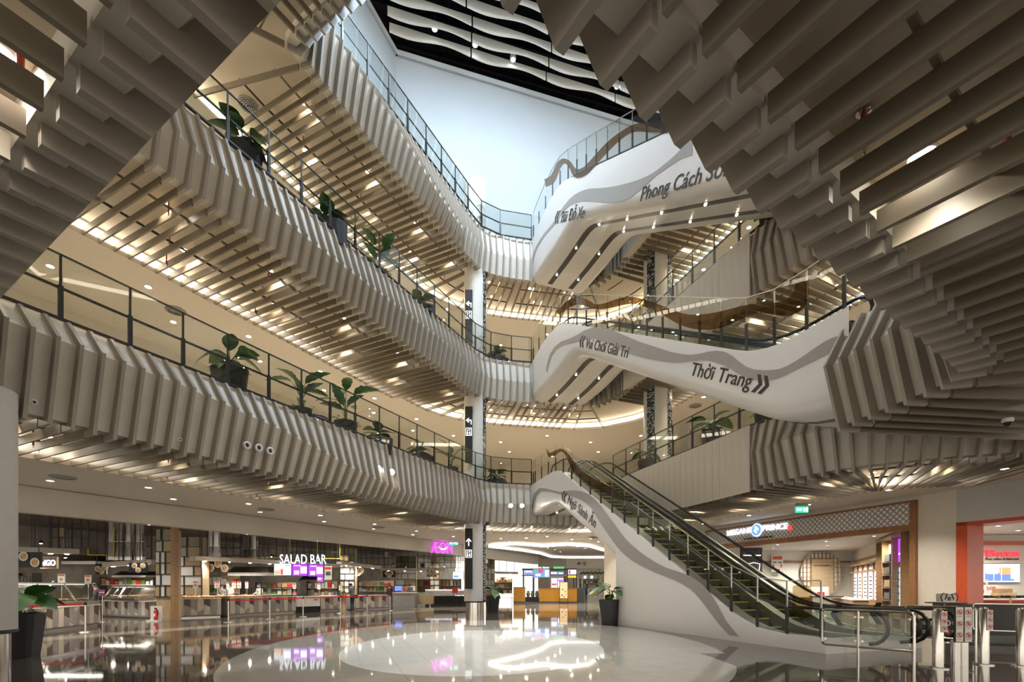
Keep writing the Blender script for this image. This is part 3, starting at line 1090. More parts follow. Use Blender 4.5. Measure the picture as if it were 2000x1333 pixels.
# ================================================================ ground floor: food hall along the long side
SL = [V((-20.6, 7.8)), V((-16.5, 16.0)), V((-6.7, 34.3)), V((3.0, 56.0))]
LOWC = 4.9
def offs(pts, d):
    out = []
    for i, p in enumerate(pts):
        a, b = pts[max(i - 1, 0)], pts[min(i + 1, len(pts) - 1)]
        t = (b - a).normalized()
        out.append(p + V((-t.y, t.x)) * d)
    return out
m = MB()
inn = offs(SL, .45)
for z0, z1 in ((4.02, LOWC),):
    m.loft([[V((a.x, a.y, z1)), V((a.x, a.y, z0)), V((b.x, b.y, z0)), V((b.x, b.y, z0 + .12)), V((b.x, b.y, z1))] for a, b in zip(SL, inn)])
struct(m.build('trim_2', 'fascia_beige'), 'long beige fascia band above the food hall')
back = offs(SL, 11.0)
mat('hall_ceiling', (.10, .06, .04), .25, var=.2)
mat('kitchen_wall', (.34, .31, .27), .3, .2, var=.25, scale=1.5)
m = MB()
m.poly([(p.x, p.y, 4.55) for p in inn] + [(p.x, p.y, 4.55) for p in back[::-1]])
struct(m.build('ceiling', 'hall_ceiling'), 'dark brown ceiling of the food hall')
wallq('wall_kitchen', back, 0, 4.6, 'kitchen_wall', 'dark steel back wall of the food hall kitchens')
wallq('wall_far', [(3.0, 56.0), (3.5, 60), (26, 60)], 0, 4.95, 'wall_beige', 'pale wall at the far end of the ground floor')
# small spots under the fascia
for k in range(16):
    t = k / 15
    i = min(int(t * 3), 2)
    p = SL[i].lerp(SL[i + 1], t * 3 - i) + V((-.2, .1))
    downlight((p.x, p.y, 4.015), 'small spotlight under the food hall fascia', 'small spotlights under the food hall fascia', 0, NEUT, .4)

for k in range(11):  # two rows of downlights added to brighten the food hall
    for d in (1.6, 4.6):
        t = (k + .5 * (d > 2)) / 10.6
        i = min(int(t * 3), 2)
        a, b = SL[i], SL[i + 1]
        tt = (b - a).normalized()
        p = a.lerp(b, t * 3 - i) + V((-tt.y, tt.x)) * d
        downlight((p.x, p.y, 4.545), 'added downlight in the dark food hall ceiling', 'added downlights in the dark food hall ceiling', 170, NEUT, .9)
mat('plank_light', (.50, .45, .37), .4, var=.15, scale=3, stretch=(4, 4, .6))
mat('plank_grey', (.27, .25, .235), .4, var=.2, scale=3, stretch=(4, 4, .6))
mat('plank_brown', (.085, .05, .04), .4, var=.2)
mat('counter_top', (.62, .58, .50), .3)
mat('bread', (.50, .25, .08), .6, var=.35, scale=20)
mat('food_warm', (.55, .33, .14), .6, var=.5, scale=14)
mat('case_steel', (.45, .43, .40), .25, .9, var=.2)
def hvec(p, q):
    d = (V((q[0], q[1], 0)) - V((p[0], p[1], 0)))
    L = d.length
    d.normalize()
    return d, V((-d.y, d.x, 0)), L       # along, away from the visitor, length
def counter(name, p, q, depth, h, label, planks=True):
    d, n, L = hvec(p, q)
    P = V((p[0], p[1], 0))
    t = thing(name, label, 'counter', (p[0], p[1], 0))
    rz = math.atan2(d.y, d.x)
    c = P + d * L / 2 + n * depth / 2
    MB().box((c.x, c.y, h / 2 + .02), (L - .02, depth - .04, h - .08), rz).build('body', 'plank_grey', t)
    c0 = P + d * L / 2 + n * (depth / 2 + .03)
    MB().box((c0.x, c0.y, .06), (L - .06, depth - .1, .12), rz).build('plinth', 'steel_brushed', t)
    MB().box((c.x, c.y, h), (L + .04, depth + .06, .05), rz).build('worktop', 'counter_top', t)
    if planks:
        k, s = 0, 0.0
        while s < L - .1:
            w_ = min(.27, L - s)
            zb, zt = .13, h - .03
            cut = zb + (zt - zb) * (.3, .62, .45, .2, .75)[k % 5]
            sl = .14 * (1 if k % 2 else -1)
            def Q(a, z):
                return P + d * (s + a) - n * .012 + V((0, 0, z))
            mb = MB()
            mb.prism([Q(.006, zb), Q(w_ - .006, zb), Q(w_ - .006, cut + sl), Q(.006, cut)], n * .02, k % 2)
            mb.prism([Q(.006, cut), Q(w_ - .006, cut + sl), Q(w_ - .006, zt), Q(.006, zt)], n * .02, 1 - (k + 1) % 3 % 2)
            if k % 3 == 1:
                mb.prism([Q(.01, zt), Q(.01, zt - .26), Q(w_ - .01, zt - .38), Q(w_ - .01, zt)], -n * .006, 2)
            mb.build('plank', ['plank_light', 'plank_grey', 'plank_brown'], t)
            s += w_
            k += 1
    return t
def glass_case(name, p, q, depth, z0, z1, label, n_div, food='food_warm'):
    d, n, L = hvec(p, q)
    P = V((p[0], p[1], 0))
    t = thing(name, label, 'display case', (p[0], p[1], z0))
    rz = math.atan2(d.y, d.x)
    def Q(a, b, z):
        return P + d * a + n * b + V((0, 0, z))
    MB().box(Q(L / 2, depth / 2, z0 + .06), (L, depth, .12), rz).build('base', 'case_steel', t)
    MB().box(Q(L / 2, depth * .62, z1), (L + .02, depth * .5, .05), rz).build('top', 'white_plastic', t)
    MB().box(Q(L / 2, depth * .45, z1 - .035), (L - .1, .04, .02), rz).build('light_tube', 'tube_glow', t)
    MB().box(Q(L / 2, depth * .9, (z0 + z1) / 2), (L, .03, z1 - z0 - .1), rz).build('back', 'case_steel', t)
    for k in range(n_div):
        a, b = L * k / n_div + .02, L * (k + 1) / n_div - .02
        MB().prism([Q(a, .02, z0 + .13), Q(b, .02, z0 + .13), Q(b, depth * .38, z1 - .02), Q(a, depth * .38, z1 - .02)], n * .012).build('pane', 'glass', t)
        MB().bar(Q(a - .02, .0, z0 + .12), Q(a - .02, depth * .37, z1), .03, .03).build('mullion', 'case_steel', t)
    lamp('AREA', Q(L / 2, depth * .5, z1 - .06), 5 * L, (1, .9, .75), size=L, size_y=.1)
    for k in range(n_div * 3):
        a = L * (k + .5) / (n_div * 3)
        c = Q(a, depth * .45, z0 + .135)
        MB().box(c, (L / (n_div * 3) * .86, depth * .55, .03), rz).build('tray', 'case_steel', t)
        mb = MB()
        for j in range(7):
            e = c + d * random.uniform(-.1, .1) + n * random.uniform(-.2, .2) + V((0, 0, .03))
            mb.lathe([(.02, 0), (.06, .02), (.055, .05), (.02, .07)], e, 7)
        o = mb.build('food', food, t, True)
        o['kind'] = 'stuff'
    return t

# counters (plan points from where their feet meet the floor)
cA0, cA1 = gnd(40, 1243), gnd(196, 1223)
counter('deli_counter', cA0, cA1, 1.3, .82, 'patterned plank counter under the glass case beside the big left planter')
glass_case('glass_case', cA0, cA1, 1.15, .85, 1.62, 'slanted glass food case on the plank counter beside the big left planter', 3)
cB0, cB1 = gnd(199, 1205), gnd(292, 1209)
counter('deli_counter', cB0, cB1, 1.2, .8, 'dark plank counter under the curved glass case next to the fire extinguisher')
glass_case('curved_glass_case', cB0 + V((.0, .1, 0)), cB1 + V((-.8, .1, 0)), 1.0, .84, 1.5, 'bright glass food case on the dark plank counter near the fire extinguisher', 4)
b1, b2, b3 = gnd(345, 1209.5), gnd(432, 1206.5), gnd(579, 1197.5)
counter('bakery_counter', b1, b2, 1.0, .93, 'plank counter heaped with pastries, its end against the lattice pillar')
counter('bakery_counter', b2 + V((.25, .3, 0)), b3, 1.2, .93, 'long plank counter with pastries and dark glass box behind the red belts')
f0, f1 = gnd(581, 1197.2), gnd(625, 1195.4)
d_, n_, L_ = hvec(f0, f1)
t = thing('chest_freezer', 'white chest freezer between two plank counters', 'freezer', f0)
rzf = math.atan2(d_.y, d_.x)
cc = f0 + d_ * L_ / 2 + n_ * .5
MB().box((cc.x, cc.y, .62), (L_, 1.0, .58), rzf).build('body', 'white_plastic', t)
MB().box((cc.x, cc.y, .18), (L_ * .96, .9, .34), rzf).build('base', 'black_soft', t)
MB().box((cc.x, cc.y, .93), (L_, 1.0, .03), rzf).build('lid', 'glass', t)
hcc = f0 + d_ * L_ * .8 - n_ * .02
MB().box((hcc.x, hcc.y, .72), (.2, .03, .05), rzf).build('handle', 'grey_dark', t)
s0, s1 = gnd(626, 1195.2), gnd(668, 1193.6)
counter('salad_counter', s0, s1, 1.3, .9, 'short plank counter next to the white chest freezer')
u0, u1 = gnd(694, 1192.6), gnd(762, 1190.0)
counter('salad_counter', u0, u1, 1.3, .9, 'plank counter behind the mother and child')

# dark glass box and pastries on the bakery counter
g0, g1 = b2.lerp(b3, .52), b2.lerp(b3, .98)
dd, dn, LL = hvec(g0, g1)
t = thing('dark_glass_box', 'black framed glass box standing on the long bakery counter', 'display case', (g0.x, g0.y, .955))
q = g0 + dd * LL / 2 + dn * .6
mb = MB()
rzg = math.atan2(dd.y, dd.x)
for sx in (-.5, .5):
    for sy in (-.4, .4):
        e = q + dd * LL * sx * .96 + dn * sy
        mb.box((e.x, e.y, 1.2), (.04, .04, .5), rzg)
for z in (.97, 1.44):
    for sy in (-.4, .4):
        e = q + dn * sy
        mb.box((e.x, e.y, z), (LL * .96, .04, .04), rzg)
mb.build('frame', 'black_metal', t)
e = q - dn * .4
MB().box((e.x, e.y, 1.2), (LL * .94, .012, .46), rzg).build('front_pane', 'glass_dark', t)
MB().box((q.x, q.y, 1.0), (LL * .9, .7, .05), rzg).build('tray', 'food_warm', t)
past = None
for k in range(64):
    tt = k / 63
    if tt < .4:
        p = b1.lerp(b2, tt / .4 * .9 + .05)
        dd2, dn2, _ = hvec(b1, b2)
    else:
        p = b2.lerp(b3, (tt - .4) / .6 * .5)
        dd2, dn2, _ = hvec(b2, b3)
    p = p + dn2 * (.2 + .38 * (k % 3))
    z = .955
    if past is None:
        past = MB().lathe([(.03, 0), (.11, .02), (.12, .05), (.09, .09), (.03, .11)], n=9).build('pastry', 'bread', None, True)
        o = past
    else:
        o = past.copy()
        COL.objects.link(o)
    o.location = (p.x, p.y, z)
    o.scale = (1.3, .9 + .3 * (k % 2), .8 + .4 * random.random())
    o.rotation_euler = (0, 0, k * .7)
    tag(o, 'golden pastry lying on the bakery counter', 'pastry', 'pastries on the bakery counter')

# price cards on the counters
def card(px, py0, py1, Y, wpx, label, red=True):
    a, b = at(px, py1, Y), at(px, py0, Y)
    wm = wpx / F * Y
    t = thing('price_card', label, 'sign', a, group='price cards on the food counters')
    MB().box((a.x, a.y, (a.z + b.z) / 2), (wm, .02, b.z - a.z)).build('card', 'paper', t)
    MB().box((a.x, a.y - .012, b.z - (b.z - a.z) * .12), (wm * .86, .006, (b.z - a.z) * .14)).build('header', 'red' if red else 'purple', t)
    MB().lathe([(.0, 0), (wm * .22, .0), (wm * .22, .01), (0, .01)], (0, 0, 0), 12).build('picture', 'food_warm', t)
    o = t.children[-1]
    o.rotation_euler = (PI / 2, 0, 0)
    o.location = V((a.x, a.y - .012, (a.z + b.z) / 2 - .02))
    o.matrix_parent_inverse = wmat(t).inverted()
    MB().tube([a + V((0, .012, 0)), V((a.x, a.y + .012, min(a.z - .02, .95)))], .012, 6).build('stalk', 'steel', t)
CL = 'white price card on a stalk above the food counters'
for (px, y0, y1, Y, wp) in ((120, 1122, 1141, 17.6, 14), (172, 1124, 1141, 18.6, 13), (382, 1136, 1150, 24, 10), (424, 1137, 1150, 25.2, 10), (445, 1139, 1151, 25.8, 5), (457, 1137, 1150, 26.2, 8), (467, 1137, 1150, 26.4, 8), (482, 1137, 1150, 26.8, 6),
                         (575, 1141, 1151, 29.6, 6), (623, 1141, 1152, 31.4, 6), (665, 1143, 1154, 32.4, 6)):
    card(px, y0, y1, Y, wp, CL)

# menu boards with pictures of dishes
def plates(t, x0, y0, x1, y1, Y, spots):
    for (fx, fy, r) in spots:
        c = at(x0 + (x1 - x0) * fx, y0 + (y1 - y0) * fy, Y - .04)
        rr = r * (y1 - y0) / F * Y
        o = MB().lathe([(0, 0), (rr, 0), (rr, .012), (0, .012)], (0, 0, 0), 18).build('plate_picture', 'paper', t)
        o.rotation_euler = (PI / 2, 0, 0)
        o.location = c
        o.matrix_parent_inverse = wmat(t).inverted()
        o2 = MB().lathe([(0, 0), (rr * .72, 0), (rr * .6, .02), (0, .025)], (0, 0, 0), 12).build('dish_picture', 'food_warm', o)
        o2.rotation_euler = (PI / 2, 0, 0)
        o2.location = c + V((0, -.014, 0))
        o2.matrix_parent_inverse = wmat(o).inverted()
def menu_board(x0, y0, x1, y1, Y, spots, label):
    c = at((x0 + x1) / 2, (y0 + y1) / 2, Y)
    t = thing('menu_board', label, 'sign', c)
    MB().box(c, ((x1 - x0) / F * Y, .05, (y1 - y0) / F * Y)).build('panel', 'black_soft', t)
    plates(t, x0, y0, x1, y1, Y, spots)
    mb = MB()
    for fx in (.1, .9):
        p = at(x0 + (x1 - x0) * fx, y0, Y)
        mb.tube([p, V((p.x, p.y, 4.56))], .015, 6)
    mb.build('hanger', 'black_metal', t)
    return t
menu_board(20, 1079, 82, 1109, 18.2, [(.42, .28, .3), (.78, .68, .3), (.0, .45, .25)], 'black menu board with noodle dishes above the glass case')
menu_board(187, 1102, 209, 1122, 25, [(.2, .5, .3), (.55, .75, .26), (.8, .35, .3)], 'small black menu board with three plates above the curved glass case')
menu_board(252, 1100, 288, 1119, 24, [(.3, .3, .28), (.75, .3, .28), (.5, .75, .28)], 'small black menu board with three plates beside the lattice pillar')
menu_board(402, 1096, 446, 1117, 26, [(.2, .65, .38), (.55, .3, .36), (.84, .7, .36)], 'black menu board with three white plates above the pastries')
menu_board(686, 1109, 709, 1124, 36, [(.25, .4, .4), (.6, .75, .36), (.82, .4, .4)], 'black menu board with three plates behind the mother and child')
menu_board(748, 1116, 772, 1128, 44, [(.3, .35, .32), (.7, .35, .32), (.5, .7, .4)], 'far black menu board with three bowls')
menu_board(834, 1116, 852, 1127, 40, [(.25, .4, .4), (.5, .75, .36), (.78, .4, .4)], 'black menu board with bread pictures near the white column')
# lit box sign with block letters
c = at(97, 1100, 19.5)
t = thing('box_sign', 'wooden framed sign with white block letters beside the noodle menu board', 'sign', c)
MB().box(c, (.62, .05, .42)).build('panel', 'plank_brown', t)
mb = MB()
for dx, dz, a, b in ((0, .22, .66, .03), (0, -.22, .66, .03), (-.32, 0, .03, .44), (.32, 0, .03, .44)):
    mb.box((c.x + dx, c.y - .01, c.z + dz), (a, .08, b))
mb.build('frame', 'wood_light', t)
text('letters', 'dGO', 'white_glow', (c.x - .26, c.y - .04, c.z - .11), (1, 0, 0), (0, 0, 1), .32, t, .02, width=.52, bold=.02)

# hanging canopies with black rods
def canopy(a, b, label, hgt=.22, n=7, dep=.5):
    d, nn2, L = hvec(a, b)
    t = thing('hanging_canopy', label, 'canopy', a)
    rz = math.atan2(d.y, d.x)
    c = (V(a) + V(b)) / 2
    sl = math.atan2(b[2] - a[2], L)
    m = MB()
    m.bar(a, b, dep, hgt)
    m.build('beam', 'fascia_beige', t)
    for k in range(n):
        p = V(a).lerp(V(b), (k + .5) / n)
        o = nn2 * (.15 if k % 2 else -.15)
        MB().tube([p + o, V((p.x + o.x, p.y + o.y, 4.52))], .022, 6).build('rod', 'black_metal', t)
    for k in range(max(2, n // 2)):
        p = V(a).lerp(V(b), (k + .5) / max(2, n // 2))
        MB().lathe([(.07, 0), (.07, -.03)], (p.x, p.y, p.z - hgt / 2), 10).build('spot', 'lamp_glow', t)
        lamp('SPOT', (p.x, p.y, p.z - hgt / 2 - .06), 110, NEUT, size=.08, spot=2.4)
    return t
canopy(at(10, 1074, 18.6), at(146, 1078, 21), 'beige hanging canopy over the glass case beside the big left planter', n=8)
canopy(at(205, 1104, 25), at(300, 1098, 25.5), 'beige hanging canopy over the curved glass case', n=6)
canopy(at(376, 1091, 24.5), at(545, 1099, 29), 'beige hanging canopy over the pastry counter', n=9)
canopy(at(548, 1100, 29.2), at(660, 1106, 33), 'beige hanging canopy behind the salad bar screens', n=7)
canopy(at(662, 1101, 33.5), at(740, 1109, 37), 'beige hanging canopy behind the mother and child', n=6)
canopy(at(742, 1113, 42), at(868, 1114, 44), 'thin far hanging canopy left of the white column', n=8)
canopy(at(952, 1119, 50), at(1012, 1120, 50), 'far hanging canopy right of the white column', n=4)

# lattice pillar with wood and white tile fields
def lattice(x0, x1, ybase, Y, zt, label, cols, rows, seed):
    rnd = random.Random(seed)
    a, b = at(x0, ybase, Y), at(x1, ybase, Y)
    wd = b.x - a.x
    t = thing('lattice_pillar', label, 'pillar', (a.x, Y, 0))
    MB().box(((a.x + b.x) / 2, Y + .35, zt / 2), (wd - .04, .6, zt)).build('core', 'wood_light', t)
    xs = [0] + sorted(rnd.uniform(.2, .8) for _ in range(cols - 1)) + [1]
    z0 = 1.05
    hz = (zt - z0) / rows
    for r in range(rows):
        zz = z0 + r * hz
        cuts = [0, rnd.choice((.35, .45, .6, .7)), 1]
        if rnd.random() < .4:
            cuts = [0, .3, .62, 1]
        for i in range(len(cuts) - 1):
            ca, cb = a.x + wd * cuts[i], a.x + wd * cuts[i + 1]
            top = r >= rows - 2
            mm = rnd.choice(('tile_white', 'tile_white', 'wood_light')) if not top else rnd.choice(('glass_dark', 'wood_light', 'glass_dark'))
            ubox('field', ((ca + cb) / 2, Y + .03, zz + hz / 2), (cb - ca - .05, .03, hz - .05), 0, mm, t)
            MB().box((cb, Y + .0, zz + hz / 2), (.045, .06, hz)).build('frame_bar', 'black_metal', t)
        MB().box(((a.x + b.x) / 2, Y, zz), (wd, .06, .045)).build('frame_bar', 'black_metal', t)
    return t
lattice(303, 335, 1213, 21.6, 4.05, 'narrow lattice pillar of wood and white tile fields beside the fire extinguisher', 2, 6, 3)
lattice(341, 394, 1208, 25.0, 4.05, 'wide lattice pillar of wood and white tiles at the end of the pastry counter', 3, 6, 5)
lattice(664, 692, 1192, 34.5, 4.2, 'lattice pillar right of the salad bar screens', 2, 7, 8)
lattice(772, 812, 1180, 45, 4.3, 'far lattice pillar between two canopies', 3, 6, 11)
lattice(840, 858, 1178, 46, 4.3, 'far lattice pillar just left of the white column', 2, 6, 13)
lattice(948, 966, 1177, 47, 4.3, 'far lattice pillar just right of the white column', 2, 6, 17)
p = gnd(338, 1213)
MB().box((p.x, p.y + .1, 2.1), (.16, .3, 4.2)).build('wood_post', 'wood', None)
tag(bpy.data.objects['wood_post'], 'tall dark wooden post between the two lattice pillars', 'post')

# kitchen ducts and hoods
for k, (px, Y) in enumerate(((220, 26), (236, 26), (254, 26), (274, 26), (412, 29), (424, 29), (480, 31), (497, 31))):
    a = at(px, 1095 if px < 300 else 1090, Y)
    t = thing('air_duct', 'steel kitchen duct hanging above the ' + ('curved glass case' if px < 300 else 'pastry counter'), 'duct', a, group='kitchen ducts ' + str(px < 300))
    t['group'] = 'kitchen ducts above the ' + ('curved glass case' if px < 300 else 'pastry counter')
    MB().loft([[V((a.x - s * .5, a.y - s * .35, z)), V((a.x + s * .5, a.y - s * .35, z)), V((a.x + s * .5, a.y + s * .35, z)), V((a.x - s * .5, a.y + s * .35, z))] for s, z in ((.26, 4.55), (.26, 3.9), (.42, 3.1), (.42, a.z))], True, caps=True).build('sheet', 'steel', t)
    MB().box((a.x, a.y, 3.9), (.42, .32, .05)).build('collar', 'steel_brushed', t)
for (x0, x1, y0, y1, Y, lab) in ((140, 205, 1086, 1104, 26, 'left of the curved case'), (455, 535, 1108, 1126, 31, 'behind the pastry counter'), (236, 300, 1117, 1129, 27, 'above the curved glass case'), (590, 640, 1126, 1137, 36, 'behind the salad bar')):
    a, b = at(x0, y1, Y), at(x1, y0, Y)
    t = thing('extractor_hood', 'broad steel extractor hood ' + lab, 'hood', a)
    mb = MB()
    mb.loft([[V((a.x + k, Y - .6 + k, z)), V((b.x - k, Y - .6 + k, z)), V((b.x - k, Y + .6, z)), V((a.x + k, Y + .6, z))] for k, z in ((0, a.z), (0, a.z + (b.z - a.z) * .35), (.25, b.z))], True, caps=True)
    mb.build('hood', 'steel_brushed', t)
    MB().box(((a.x + b.x) / 2, Y - .61, a.z + .06), (b.x - a.x, .03, .06)).build('rim', 'steel', t)
# shelving with goods far back
gcols = ['food_warm', 'paper', 'red', 'tile_white', 'leaf_pale', 'wood_light', 'grey_mid']
def shelf(x0, x1, ytop, ybot, Y, rows, label, seed, n=9, frame='black_metal'):
    rnd = random.Random(seed)
    a, b = at(x0, ybot, Y), at(x1, ytop, Y)
    t = thing('shelf_unit', label, 'shelf', a)
    W_, H_ = b.x - a.x, b.z - a.z
    MB().box(((a.x + b.x) / 2, Y + .42, (a.z + b.z) / 2), (W_, .04, H_)).build('back_panel', 'wood_light', t)
    for k in range(2):
        MB().box((a.x + W_ * k, Y + .2, b.z / 2), (.05, .45, b.z)).build('upright', frame, t)
    for r in range(rows):
        z = a.z + H_ * r / rows
        MB().box(((a.x + b.x) / 2, Y + .2, z + .02), (W_, .42, .03)).build('board', 'paper', t)
        hh = H_ / rows
        for k in range(n):
            w1 = W_ / n * rnd.uniform(.55, .9)
            h1 = hh * rnd.uniform(.35, .8)
            ubox('goods_box', (a.x + W_ * (k + .5) / n, Y + .15, z + .035 + h1 / 2), (w1, .25, h1), 0, rnd.choice(gcols), None)
            o = COL.objects[-1]
            tag(o, 'small packed goods standing on ' + label, 'packet', 'goods on ' + label)
    return t
shelf(26, 64, 1120, 1142, 23, 1, 'low wall shelf left of the counter sign', 1, 6)
shelf(196, 300, 1128, 1144, 26.6, 1, 'long shelf behind the curved case', 2, 12)
shelf(398, 470, 1126, 1160, 29.5, 2, 'steel shelf behind the pastry cooks', 3, 9)
shelf(500, 580, 1138, 1162, 31, 2, 'shelf behind the bakery box', 4, 8)
shelf(600, 660, 1136, 1164, 35, 2, 'shelf behind the salad counter', 5, 9)
shelf(700, 770, 1135, 1156, 40, 2, 'shelf behind the plank counter', 6, 10)
shelf(812, 900, 1132, 1158, 48, 2, 'shelf left of the white column', 7, 12)
shelf(958, 1000, 1128, 1160, 50, 3, 'shelf between column and kiosk', 8, 8)

# salad bar letters and screens
sa, sb = at(546, 1102, 28.5), at(637, 1102, 29.2)
t = thing('lit_letters', 'glowing white letters reading SALAD BAR above purple screens', 'sign', sa)
mat('letter_white', (.8, .8, .85), .4, emit=(.86, .9, 1), estr=.7)
text('letters', 'SALAD BAR', 'letter_white', sa, sb - sa, (0, 0, 1), .80, t, .06, width=(sb - sa).length, bold=.006)
emat('screen_purple', (.32, .04, .62), 0.83)
emat('screen_pale', (.62, .72, .82), 0.61)
emat('screen_white', (.9, .88, 1), 0.88)
emat('screen_red', (.7, .05, .05), 0.55)
emat('screen_blue', (.12, .22, .75), 0.72)
emat('screen_green', (.10, .5, .16), 0.55)
emat('screen_food', (.8, .45, .16), 0.55)
def screen(x0, y0, x1, y1, Y, base, shapes, label, group=None, hang=None):
    a, b = at(x0, y1, Y), at(x1, y0, Y)
    t = thing('display_screen', label, 'screen', a, group=group)
    MB().box(((a.x + b.x) / 2, Y + .04, (a.z + b.z) / 2), (b.x - a.x, .07, b.z - a.z)).build('housing', 'black_soft', t)
    MB().box(((a.x + b.x) / 2, Y, (a.z + b.z) / 2), (b.x - a.x - .04, .012, b.z - a.z - .04)).build('picture', base, t)
    for (fx, fy, fw, fh, mm) in shapes:
        MB().box((a.x + (b.x - a.x) * fx, Y - .008 - .0005 * len(t.children), a.z + (b.z - a.z) * fy), ((b.x - a.x) * fw, .006, (b.z - a.z) * fh)).build('graphic', mm, t)
    if hang:
        xm = (a.x + b.x) / 2
        MB().tube([(xm, Y + .05, b.z - .02), (xm, Y + .05, hang)], .02, 6).build('hanger', 'black_metal', t)
    return t
screen(535, 1101, 569.5, 1125, 28.5, 'screen_pale', [(.2, .25, .3, .35, 'screen_food'), (.45, .3, .12, .45, 'screen_red'), (.75, .55, .35, .6, 'screen_white'), (.78, .8, .3, .06, 'screen_red')], 'pale screen with drink pictures under the SALAD BAR letters', hang=4.56)
screen(570, 1102, 601, 1126, 28.55, 'screen_purple', [(.3, .3, .3, .3, 'screen_white'), (.75, .5, .4, .55, 'screen_white'), (.35, .85, .4, .06, 'screen_white')], 'purple screen next to the pale drinks screen', hang=4.56)
screen(601.5, 1103, 632, 1127, 28.6, 'screen_purple', [(.3, .3, .3, .3, 'screen_white'), (.75, .5, .4, .55, 'screen_white'), (.35, .85, .4, .06, 'screen_white')], 'purple screen beside the hanging white poster', hang=4.56)
screen(619, 1127, 632, 1138, 31.5, 'screen_purple', [(.4, .6, .5, .3, 'screen_white')], 'small magenta screen under the purple screens')
screen(884, 1117, 906, 1132, 40, 'screen_pale', [(.3, .35, .4, .2, 'screen_blue'), (.7, .6, .3, .2, 'screen_white')], 'pale blue screen left of the white column', hang=4.56)
c = at(641, 1120, 30.4)
t = thing('hanging_poster', 'white hanging poster with a red head beside the purple screens', 'poster', c)
MB().box(c, (.46, .02, .85)).build('sheet', 'paper', t)
MB().box(c + V((0, -.014, .3)), (.4, .006, .16)).build('heading', 'red', t)
MB().box(c + V((0, -.014, -.02)), (.3, .006, .25)).build('picture', 'grey_dark', t)
MB().tube([c + V((0, 0, .42)), c + V((0, 0, 1.6))], .012, 6).build('cord', 'black_metal', t)
sc = at(899, 1116, 39)
text('letters', 'S', 'letter_white', (0, 0, 0), (1, 0, 0), (0, 0, 1), .8, None, .05, width=.45)
o = bpy.data.objects['letters.001'] if 'letters.001' in bpy.data.objects else bpy.data.objects['letters']
o = COL.objects[-1]
o.location = sc
o.name = 'lit_letter'
MB().tube([sc + V((.2, .02, .5)), V((sc.x + .2, sc.y + .02, 4.92))], .015, 6).build('hanger', 'black_metal', o)
tag(o, 'glowing white letter S partly hidden by the white column', 'sign')
# pink AEON sign on the fascia
pa, pb = at(842, 1081, 35.75), at(883, 1082, 38.45)
t = thing('pink_sign', 'glowing magenta letters AEON on the beige fascia', 'sign', pa)
mat('letter_pink', (.6, .1, .6), .4, emit=(.75, .06, .80), estr=.75)
text('letters', 'ÆON', 'letter_pink', pa + V((0, -.02, 0)), pb - pa, (0, 0, 1), 1.25, t, .08, width=(pb - pa).length, bold=-.012, shear=.0)
ca = (pa + pb) / 2 + V((.1, -.25, .38))
MB().tube([ca + V((-.30, 0, .10)), ca + V((-.2, 0, -.02)), ca + V((0, 0, -.1)), ca + V((.22, 0, -.04)), ca + V((.34, 0, .1))], [.02, .05, .06, .05, .02], 6).build('swoosh', 'white_glow', t)

# exit signs
def exit_sign(px, py, Y, zc, label, wd=.5):
    c = at(px, py, Y)
    t = thing('exit_sign', label, 'sign', c)
    MB().box(c, (wd, .06, wd * .48)).build('lit_panel', 'green_sign', t)
    MB().box(c + V((0, 0, wd * .36)), (wd, .09, wd * .24)).build('housing', 'grey_mid', t)
    mb = MB()
    x, z = c.x, c.z
    y = c.y - .04
    k = wd / .5
    mb.prism([(x + .02 * k, y, z - .08 * k), (x + .06 * k, y, z - .01 * k), (x + .03 * k, y, z + .05 * k), (x + .09 * k, y, z + .06 * k), (x + .12 * k, y, z), (x + .10 * k, y, z - .09 * k), (x + .07 * k, y, z - .03 * k)], (0, .01, 0))
    mb.prism([(x + .16 * k, y, z - .09 * k), (x + .16 * k, y, z + .02 * k), (x + .13 * k, y, z + .02 * k), (x + .19 * k, y, z + .09 * k), (x + .23 * k, y, z + .02 * k), (x + .21 * k, y, z + .02 * k), (x + .21 * k, y, z - .09 * k)], (0, .01, 0))
    mb.build('running_figure', 'white_glow', t)
    text('word', 'EXIT', 'white_glow', (x - .22 * k, y - .0, z - .05 * k), (1, 0, 0), (0, 0, 1), .13 * k, t, .01, width=.2 * k)
    MB().tube([c + V((0, 0, wd * .4)), c + V((0, 0, max(.1, zc - c.z)))], .015, 6).build('hanger', 'grey_mid', t)
exit_sign(1566, 996, 19.5, 4.9, 'green exit sign above the patterned shop fascia')
exit_sign(886, 1061, 38.0, 4.9, 'small green exit sign beside the magenta letters', .7)

# hanging black grids, gas pipes and pendant lamps under the hall ceiling
def grid_frame(x0, x1, y0, Y, nv, label, seed):
    rnd = random.Random(seed)
    a, b = at(x0, y0, Y), at(x1, y0, Y)
    t = thing('hanging_grid', label, 'frame', a)
    zt = 4.55
    for z in (a.z, a.z + (zt - a.z) * .45, zt - .06):
        MB().box(((a.x + b.x) / 2, Y, z), (b.x - a.x, .05, .045)).build('rail', 'black_metal', t)
    for k in range(nv):
        x = a.x + (b.x - a.x) * (k + (rnd.uniform(-.2, .2) if 0 < k < nv - 1 else 0)) / (nv - 1)
        MB().box((x, Y, (a.z + zt) / 2), (.045, .05, zt - a.z)).build('bar', 'black_metal', t)
    for k in range(nv // 3):
        x = a.x + (b.x - a.x) * rnd.uniform(.1, .85)
        MB().box((x, Y + .03, a.z + (zt - a.z) * rnd.choice((.22, .7))), ((b.x - a.x) / nv * .9, .03, (zt - a.z) * .35)).build('field', rnd.choice(('wood_light', 'tile_white', 'glass_dark')), t)
